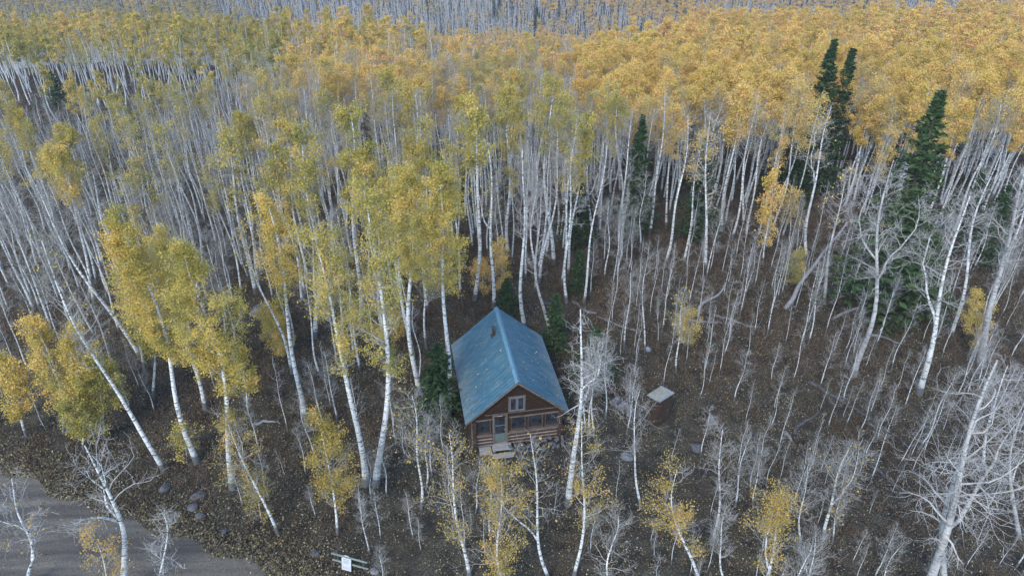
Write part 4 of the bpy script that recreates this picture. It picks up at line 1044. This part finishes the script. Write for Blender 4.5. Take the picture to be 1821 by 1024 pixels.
def vnoise(x, y, s, k=0.0):
    return (math.sin(x / s + 1.7 + k) * math.sin(y / s * 1.13 + 0.6 - k) + math.sin((x + y) / s * 0.71 + k * 2) * 0.6 + math.sin(x / s * 2.3 - y / s * 1.9 + k) * 0.4) / 1.6
def zone(x, y, u, v, rg):
    """which tree grows here: (kind, height, hue)"""
    dr = float(drop_at(x, y)) + 5
    q = rg.random(); n = vnoise(x, y, 6.5); n2 = vnoise(x, y, 15, 2.0)
    jh = rg.uniform(.88, 1.12)
    if v > 560: return None
    right = 1010 + 0.25 * (v - 200) + 60 * n
    mid = 520 + 70 * n + 50 * n2
    if u > right:
        if v > 470:
            return ('pole', rg.uniform(4, 7.5), .5) if q < .5 else None
        if v > 375:
            if q < .16: return None
            if q < .52: return ('bare', 13.2 * jh, .55)
            if q < .62: return ('dead', 12.5 * jh, .55)
            if q < .85: return ('thin', 13.5 * jh, .56 + .05 * n)
            return ('leaf', 13.5 * jh, .58 + .06 * n)
        if v > 300 and q < .2: return ('bare', 13 * jh, .5)
        if y > dr: return ('bare', 13 * jh, .55) if q < .55 + .3 * n2 else ('leaf', 13 * jh, .6 + .1 * n)
        if q < .12: return ('bare', 13 * jh, .5)
        return ('leaf', 13.6 * jh, .57 + .07 * n + .05 * n2) if q < .88 else ('thin', 13.4 * jh, .55 + .08 * n)
    if u > mid:
        f = min(1, max(0, (u - 520) / 490))
        if v > 340:
            if q < .42: return ('bare', 13.5 * jh, .35)
            if q < .52: return ('dead', 12.5 * jh, .35)
            if q < .72: return ('thin', 13.5 * jh, .38 + .08 * n)
            return ('leaf', 13.5 * jh, .37 + .08 * n) if q < .79 else ('young', rg.uniform(5, 8), .4)
        if v > 215:
            if q < .44 - .1 * n: return ('bare', 13 * jh, .5)
            if q < .74: return ('thin', 13 * jh, (.56 if u < 800 else .42) + .1 * n)
            return ('leaf', 13.2 * jh, (.55 if u < 800 else .42 + .14 * f) + .12 * n2)
        if v > 95 or y < 150:
            if q < .30 - .12 * n: return ('bare', 13 * jh, .5)
            if q < .42: return ('thin', 13 * jh, .6 + .1 * n)
            return ('leaf', 13.3 * jh, .46 + .16 * f + .12 * n2)
        if y > dr: return ('bare', 13 * jh, .5) if q < .84 + .1 * n2 else ('thin', 13 * jh, .55 + .2 * n)
        return ('bare', 13 * jh, .45) if q < .45 + .35 * n2 else ('leaf', 13 * jh, .42 + .1 * n)
    if v > 330:
        if q < .30: return ('bare', 12.0 * jh, .35)
        if q < .78: return ('young', rg.uniform(5.5, 9.5), .3)
        if q < .92: return ('thin', 12.5 * jh, .33 + .08 * n)
        return ('leaf', 12 * jh, .36 + .08 * n)
    if v > 212 + 0.04 * u:
        e = .26 * (1 - float(sstep(120, 420, u)))
        if q < .60 + e: return ('young', rg.uniform(3.5, 6.5 + 1.5 * (e < .1)), .3)
        if q < .76 + e * .6: return ('bare', 10.5 * jh, .3)
        if q < .93: return ('thin', 10.5 * jh, .34 + .1 * n)
        return ('leaf', 10 * jh, .36 + .12 * n)
    if v > 185 + .04 * u: return None if q < .8 else ('young', rg.uniform(3, 5), .3)
    if v > 150 - .02 * u:
        if q < .24: return ('bare', 12.5 * jh, .3)
        if q < .66: return ('thin', 12.5 * jh, .27 + .08 * n)
        return ('leaf', 12.3 * jh, .30 + .1 * n)
    if y > dr:
        return ('bare', 12.5 * jh, .3) if q < .45 + .3 * n2 + (.35 if u > 380 else -.1) else ('leaf', 12 * jh, .38 + .1 * n)
    return ('bare', 12.5 * jh, .3) if q < .14 + .12 * n2 else ('leaf', 12.3 * jh, .36 + .10 * n + .05 * n2)

rg1 = random.Random(5)
CAND = []
def scatter(y0, y1, step, px_lo, px_hi, vmax=560):
    y = y0
    row = 0
    while y < y1:
        hw = (y * CP - (float(gz(0, y)) - CAMH) * SP) / FPX * 1050
        x = -hw + (row % 2) * step * .5
        while x < hw:
            X = x + rg1.uniform(-.42, .42) * step; Y_ = y + rg1.uniform(-.42, .42) * step
            z = float(gz(X, Y_)); u, v = px(X, Y_, z); ut, vt = px(X, Y_, z + 13)
            if max(u, ut) > px_lo and min(u, ut) < px_hi and v > -3:
                zz = zone(X, Y_, u, v, rg1)
                if zz and v < vmax: CAND.append((Y_, X, z, u, v) + zz)
            x += step
        y += step * .9
        row += 1
scatter(42, 112, 2.75, -40, 1860)
near = [c for c in CAND if not any((c[1] - a) ** 2 + (c[0] - b) ** 2 < 1.3 for a, b in HERO_XY)]
# open places of the photograph: the dark path gap at left, the clearing behind the cabin
def keep(c):
    u, v = c[3], c[4]
    if 150 < u < 240 and 300 < v < 440: return rg1.random() < .25
    if 780 < u < 1010 and v > 545: return False
    if 1395 < u < 1500 and 346 < v < 425: return False
    if 1530 < u < 1700 and 455 < v: return False
    if 1570 < u < 1650 and 400 < v: return rg1.random() < .4
    if (1005 < u < 1055 or 1120 < u < 1160 or 1240 < u < 1285) and 425 < v < 475: return False
    if 1050 < u and v > 430 and c[5] in ('bare', 'leaf', 'thin', 'dead'): return rg1.random() < .35
    return True
near = [c for c in near if keep(c)]
# thinner woods between the hero trees, left of the cabin, and saplings on the brown slope at right
def sprinkle(n, ub, vb, kinds, hts, hue, seed, mind=0.9):
    r_ = random.Random(seed); k = 0; tries = 0
    while k < n and tries < n * 20:
        tries += 1
        u = r_.uniform(*ub); v = r_.uniform(*vb)
        X, Y_ = at(u, v)
        if any((X - a) ** 2 + (Y_ - b) ** 2 < mind ** 2 for a, b in HERO_XY): continue
        lx = (LM.inverted() @ Vector((X, Y_, 0)))
        if abs(lx.x) < 4 and -3.5 < lx.y < 9.5: continue
        if inside(ROAD, X, Y_): continue
        if (X - ox) ** 2 + (Y_ - oy) ** 2 < 4 or (X - wx) ** 2 + (Y_ - wy) ** 2 < 3: continue
        HERO_XY.append((X, Y_))
        near.append((Y_, X, float(gz(X, Y_)), u, v, r_.choice(kinds), r_.uniform(*hts), hue)); k += 1
sprinkle(34, (0, 430), (500, 700), ('bare', 'young', 'young', 'bare', 'pole'), (6, 12), .35, 1, 1.3)
sprinkle(12, (430, 760), (570, 680), ('bare', 'young', 'thin'), (6, 12), .35, 2, 1.3)
sprinkle(10, (440, 740), (690, 830), ('young', 'pole'), (3.5, 6), .4, 3, 1.3)
sprinkle(95, (1070, 1821), (440, 640), ('pole', 'pole', 'young'), (4, 8), .5, 4, .6)
sprinkle(48, (1320, 1821), (620, 860), ('pole', 'pole', 'young'), (2.5, 6), .5, 5, .7)
sprinkle(16, (1080, 1330), (560, 690), ('pole', 'pole'), (3, 6), .5, 6, 1.0)
sprinkle(26, (800, 1821), (850, 1080), ('pole', 'young'), (1.8, 4.0), .5, 7, .8)
sprinkle(34, (1060, 1821), (700, 1100), ('young', 'pole', 'young'), (2.5, 5.5), .5, 10, .9)
sprinkle(14, (640, 850), (800, 1080), ('young', 'young', 'pole'), (2.5, 5.0), .5, 11, .9)
sprinkle(12, (20, 300), (640, 770), ('pole', 'young'), (4, 7), .4, 8, 1.0)
sprinkle(9, (430, 600), (800, 930), ('pole', 'young'), (2, 4), .4, 9, 1.0)

far = []
_c = CAND; CAND = []
scatter(112, 215, 3.9, -30, 1850); mid = CAND; CAND = []
scatter(215, 375, 8.0, -30, 1850); scatter(375, 515, 3.7, -30, 1850); far = CAND

GROUPS = dict(leaf='golden leafy aspens', thin='thinly leaved aspens', bare='bare grey aspens', dead='bare grey aspens', young='young bare aspens', pole='thin bare saplings')
NAMES = dict(leaf='golden_aspen', thin='thin_leaved_aspen', bare='bare_aspen', dead='bare_aspen', young='young_aspen', pole='aspen_sapling')
ADJ = dict(leaf='leafy aspen', thin='sparse aspen', bare='bare grey aspen', dead='crooked bare aspen', young='short bare aspen', pole='bare sapling')
def huename(k, h):
    if k not in ('leaf', 'thin'): return ''
    return 'olive ' if h < .31 else 'yellow ' if h < .42 else 'golden ' if h < .58 else 'orange '
near.sort(key=lambda c: c[0])
limit = dict(leaf=300, thin=290, bare=250, dead=45, young=290, pole=290); used = {}
solo, rest = [], []
for c in near:
    k = c[5]; used[k] = used.get(k, 0) + 1
    (solo if used[k] <= limit[k] else rest).append(c)
# where each stands, in words
def place(u, v):
    if v > 560:
        col = ('at left above the road' if u < 250 else 'left of the white trunk pair' if u < 640 else 'left of the cabin' if u < 860 else 'below the cabin' if u < 1050 and v > 800 else
               'right of the cabin' if u < 1200 else 'right of the outhouse' if u < 1330 else 'left of the forked snag' if u < 1440 else 'below the forked snag' if u < 1560 else 'below the spiky dead aspen' if u < 1680 else 'near the right edge')
        row = ' up the slope' if v < 620 else '' if v < 700 else ' in mid foreground' if v < 850 else ' near the bottom edge'
        return col + row
    cols = ['at the far left', 'at left', 'left of centre', 'above centre left', 'behind the cabin', 'above the outhouse', 'right of the outhouse', 'below the spruces', 'right of the spruces', 'at the right edge']
    ci = min(9, max(0, int(u / 182.1)))
    rows = [(470, 'nearest row of trees'), (405, 'second row back'), (350, 'third row back'), (305, 'fourth row back'), (265, 'fifth row back'), (225, 'sixth row back'), (0, 'farthest row back')]
    rw = next(n for t, n in rows if v > t)
    return cols[ci] + ', ' + rw
cells = {}
for c in solo:
    cells.setdefault((ADJ[c[5]], huename(c[5], c[7]), place(c[3], c[4])), []).append(c)
ORD = ['leftmost', 'second from left', 'third from left', 'fourth from left', 'fifth from left', 'sixth from left', 'seventh from left', 'eighth from left', 'ninth from left', 'tenth from left', 'eleventh from left', 'twelfth from left', 'thirteenth from left', 'fourteenth from left', 'fifteenth from left', 'sixteenth from left', 'seventeenth from left', 'eighteenth from left', 'nineteenth from left', 'twentieth from left'] + ['a middle one'] * 60
LAB = {}
for key, cs_ in cells.items():
    cs_.sort(key=lambda c: c[3])
    for i, c in enumerate(cs_):
        a, h, p = key
        if len(cs_) == 1: LAB[id(c)] = f'{h}{a} {p}, the only one'
        else:
            j = len(cs_) - 1 - i
            o_ = ORD[i] if i <= j else ORD[j].replace('left', 'right')
            LAB[id(c)] = f'{h}{a} {p}, {o_}'
            if len(LAB[id(c)].replace(',', ' ').split()) > 15: LAB[id(c)] = LAB[id(c)].replace(' in mid foreground', '').replace('bare grey', 'bare').replace('short bare', 'short').replace('at left above the road', 'at left').replace(' near the bottom edge', ' near bottom').replace('leftmost', 'first')
for i, c in enumerate(solo):
    y, x, z, u, v, k, H, hue = c
    s = H / PH[k]; w = s * rg1.uniform(.88, 1.15) if k not in ('pole',) else s
    plant(NAMES[k], PROTO[k][i % len(PROTO[k])], x, y, (w, w, s), rg1.uniform(0, 6.28), hue + rg1.uniform(-.04, .04), LAB[id(c)], 'sapling' if k == 'pole' else 'aspen', GROUPS[k], lean=rg1.gauss(0, .045), z=z)

# ------------------------------------------------------------------ the far forest: one mass nobody could count
def far_arrays(kind, seed, lod):
    if lod == 0:   kw = dict(n1=14, n2=3, n3=0, l3=False, leaves=1250, lsize=.205, sides=4)
    elif lod == 1: kw = dict(n1=10, n2=2, n3=0, l3=False, leaves=700, lsize=.29, sides=3)
    else:          kw = dict(n1=6, n2=1, n3=0, l3=False, leaves=330, lsize=.42, sides=3)
    if kind == 'thin': kw['leaves'] = int(kw['leaves'] * .35)
    if kind == 'bare': kw['leaves'] = 0; kw['seg'] = 7 - 2 * lod; kw['n1'] = int(kw['n1'] * 1.5); kw['n2'] += 1; kw['tw'] = (2.0, 4.2, 8)[lod]
    T, C = aspen(seed, H=14, r=.14 if lod < 2 else .17, cs=.56, spread=2.0, cover=.8, gn=.2, **kw)
    V = np.concatenate([T[0], C[0]]); F = np.concatenate([T[1], C[1] + len(T[0])])
    m = np.concatenate([np.zeros(len(T[2])), C[2] + 1]).astype(int); h = np.concatenate([T[3], C[3]])
    return V, F, m, h
def mass(name, cands, lod, label, group=None):
    vs, fs, ms, hh, k = [], [], [], [], 0
    lib = {kk: [far_arrays(kk, 500 + lod * 20 + i, lod) for i in range(4)] for kk in ('leaf', 'thin', 'bare')}
    rg = np.random.default_rng(3 + lod)
    for c in cands:
        y, x, z, u, v, kind, H, hue = c
        kk = {'dead': 'bare', 'young': 'bare', 'pole': 'bare'}.get(kind, kind)
        V, F, m, h = lib[kk][rg.integers(4)]
        a = rg.uniform(0, 6.28); s = H / 14; w = s * rg.uniform(.75, 1.45) * (1.15 if lod else 1.0); s *= rg.uniform(.84, 1.1)
        ca, sa = math.cos(a) * w, math.sin(a) * w
        tl = rg.normal() * .04
        X = V[:, 0] * ca - V[:, 1] * sa + V[:, 2] * tl + x; Y_ = V[:, 0] * sa + V[:, 1] * ca + y
        vs.append(np.stack([X, Y_, V[:, 2] * s + z], 1)); fs.append(F + k); k += len(V)
        ms.append(m); hh.append(h + hue + rg.uniform(-.12, .10))
    me = mesh_np(name, np.concatenate(vs), np.concatenate(fs), [M['bark_far'], M['bark_far'] if lod else M['twig'], M['leaf']], np.concatenate(ms), np.concatenate(hh), False)
    o = link(name, me); o.color = (0, 0, 0, 1)
    tag(o, label, 'forest', group, 'stuff')
    return o
mass('forest', rest + mid, 0, 'mass of golden and bare grey aspens beyond the nearer stands')
mass('distant_forest', [c for c in far if c[0] < 375], 1, 'farther aspen forest, yellow and grey crowns running back to the slope')
mass('hillside_forest', [c for c in far if c[0] >= 375], 2, 'farthest grey and yellow aspen forest along the top edge')

# ------------------------------------------------------------------ undergrowth and fallen leaves
def cover(name, n, vb, ub, fn, mat, label, cat, seed):
    rg = np.random.default_rng(seed)
    # even over the ground: sample in world space inside the view
    Y_ = np.sqrt(rg.uniform(vb[0] ** 2, vb[1] ** 2, n)); X = rg.uniform(-1, 1, n) * (Y_ * .80 + 12)
    V, F, H = fn(rg, X, Y_)
    o = link(name, mesh_np(name, V, F, [mat], None, H, False)); o.color = (0, 0, 0, 1)
    tag(o, label, cat, None, 'stuff'); return o
def clear_mask(X, Y_, road=True):
    lx = (X - CAB[0]) * math.cos(YAW) + (Y_ - CAB[1]) * math.sin(YAW); ly = -(X - CAB[0]) * math.sin(YAW) + (Y_ - CAB[1]) * math.cos(YAW)
    m = (np.abs(lx) < 2.95) & (ly > -0.9) & (ly < 8)
    m |= (np.abs(X - ox) < 1) & (np.abs(Y_ - oy) < 1)
    if road: m |= inside(ROAD, X, Y_) | inside(DIRT, X, Y_)
    return ~m
def litter_fn(rg, X, Y_):
    ok = clear_mask(X, Y_, False)
    onr = inside(ROAD, X, Y_)
    dn = np.sin(X * 1.1 + 2 * np.sin(Y_ * .5)) * np.sin(Y_ * .9 + X * .3) + .5 * np.sin(X * 2.7 + Y_ * 2.1)
    ok &= (rg.uniform(0, 1, len(X)) < .62 + .3 * dn - .45 * inside(DIRT, X, Y_)) & (~onr | (rg.uniform(0, 1, len(X)) < .12))
    X, Y_ = X[ok], Y_[ok]; n = len(X)
    C = np.stack([X, Y_, gz(X, Y_) + rg.uniform(.035, .10, n)], 1)
    V, F = leaf_quads(rg, C, .075, 1.0, 2.2)
    return V, F, np.clip(rg.beta(1.6, 2.2, n) * 1.05 + .06 * np.sin(X * .7 + Y_ * .4), 0, 1)
cover('fallen_leaves', 340000, (14, 58), None, litter_fn, M['litter'], 'small tan, brown and yellow leaves covering the ground', 'leaves', 21)
def brush_fn(rg, X, Y_):
    ok = clear_mask(X, Y_)
    yard = np.exp(-(((X - 4) / 9.5) ** 2 + ((Y_ - 32) / 8.5) ** 2)) + .8 * np.exp(-(((X + 2) / 16) ** 2 + ((Y_ - 22) / 5.5) ** 2))
    nz = .5 + .35 * np.sin(X * .55 + 1.5 * np.sin(Y_ * .31)) * np.sin(Y_ * .48 + .3) + .2 * np.sin(X * 1.4 + Y_)
    ok &= rg.uniform(0, 1, len(X)) < np.clip(1 - 1.1 * yard, .22, 1) * np.clip(nz + .25, .2, 1)
    yk = yard[ok]; X, Y_ = X[ok], Y_[ok]; n = len(X); k = 15
    red = .5 + .35 * np.sin(X * .35 + .8) * np.sin(Y_ * .42 + 2) + .1 * rg.normal(size=n)
    s = rg.uniform(.3, 1.0, n) * np.where(Y_ > 40, 1.2, .75) * (1 - .5 * np.clip(yk, 0, 1))
    base = np.repeat(np.stack([X, Y_, gz(X, Y_)], 1), k, 0)
    base = base + np.stack([rg.normal(size=n * k) * .16, rg.normal(size=n * k) * .16, 0 * rg.normal(size=n * k)], 1)
    d = norm(rg.normal(size=(n * k, 3)) * np.array([.6, .6, .25]) + np.array([0, 0, .9]))
    ln = np.repeat(s, k) * rg.uniform(.5, 1.1, n * k)
    side = norm(np.cross(d, rg.normal(size=d.shape))) * .008
    tip = base + d * ln[:, None]
    V1 = np.stack([base - side, base + side, tip + side * .6, tip - side * .6], 1).reshape(-1, 3)
    F1 = np.arange(n * k * 4).reshape(-1, 4)
    m = 16
    w = rg.uniform(.35, 1.05, n * m)[:, None]
    bi = np.repeat(np.arange(n), m) * k + rg.integers(0, k, n * m)
    C = base[bi] * (1 - w) + tip[bi] * w + rg.normal(size=(n * m, 3)) * .05
    V2, F2 = leaf_quads(rg, C, .085, 1.1, .5)
    h1 = np.clip(rg.uniform(.35, 1.0, n * k), 0, 1)
    h2 = np.clip(np.repeat(red, m) + rg.normal(size=n * m) * .18, 0, .85)
    return np.concatenate([V1, V2]), np.concatenate([F1, F2 + len(V1)]), np.concatenate([h1, h2])
cover('undergrowth', 21000, (20, 75), None, brush_fn, M['brush'], 'low brown and rusty brush covering the forest floor', 'undergrowth', 22)
def verge_fn(rg, X, Y_):
    # dried grass and leaves along the road edge
    k = len(X); e = np.array(edge); seg = rg.integers(0, len(e) - 1, k); t = rg.uniform(0, 1, k)
    p = e[seg] * (1 - t)[:, None] + e[seg + 1] * t[:, None]
    d = norm(e[seg + 1] - e[seg]); nrm = np.stack([-d[:, 1], d[:, 0]], 1)
    off = np.abs(rg.normal(size=k)) * 1.2 - .55 + .25 * np.sin(p[:, 0] * 1.7)
    p = p + nrm * off[:, None]
    C = np.stack([p[:, 0], p[:, 1], gz(p[:, 0], p[:, 1]) + rg.uniform(.05, .14, k)], 1)
    V, F = leaf_quads(rg, C, .085, 1.6, .8)
    return V, F, np.clip(.48 + .2 * rg.normal(size=k), 0, 1)
cover('dry_grass', 15000, (14, 40), None, verge_fn, M['litter'], 'pale dried grass and leaves along the gravel road edge', 'grass', 24)
def far_brush(rg, X, Y_):
    n = len(X); m = 26
    C = np.repeat(np.stack([X, Y_, gz(X, Y_) + .5], 1), m, 0) + rg.normal(size=(n * m, 3)) * np.array([.6, .6, .3])
    V, F = leaf_quads(rg, C, .26, 1.1, .3)
    h = np.clip(.45 + .3 * np.sin(X * .2) * np.sin(Y_ * .17) + rg.normal(size=n) * .12, 0, .9)
    return V, F, np.repeat(h, m)
cover('far_undergrowth', 9000, (75, 190), None, far_brush, M['brush'], 'low dark brush between the farther trunks', 'undergrowth', 23)

# ------------------------------------------------------------------ the air
mh = bpy.data.materials.new('thin_haze'); mh.use_nodes = True
nt = mh.node_tree; nt.nodes.clear()
ho = nt.nodes.new('ShaderNodeOutputMaterial'); hv = nt.nodes.new('ShaderNodeVolumePrincipled')
hv.inputs['Color'].default_value = (0.93, 0.94, 0.96, 1)
hv.inputs['Density'].default_value = 0.0004
hv.inputs['Anisotropy'].default_value = 0.2
nt.links.new(hv.outputs[0], ho.inputs['Volume'])
mb = MB(); mb.box(-800, 800, -70, 1390, -130, 420)
tag(mb.build('haze', mh), 'thin pale haze that fades the far forest', 'haze', None, 'stuff')
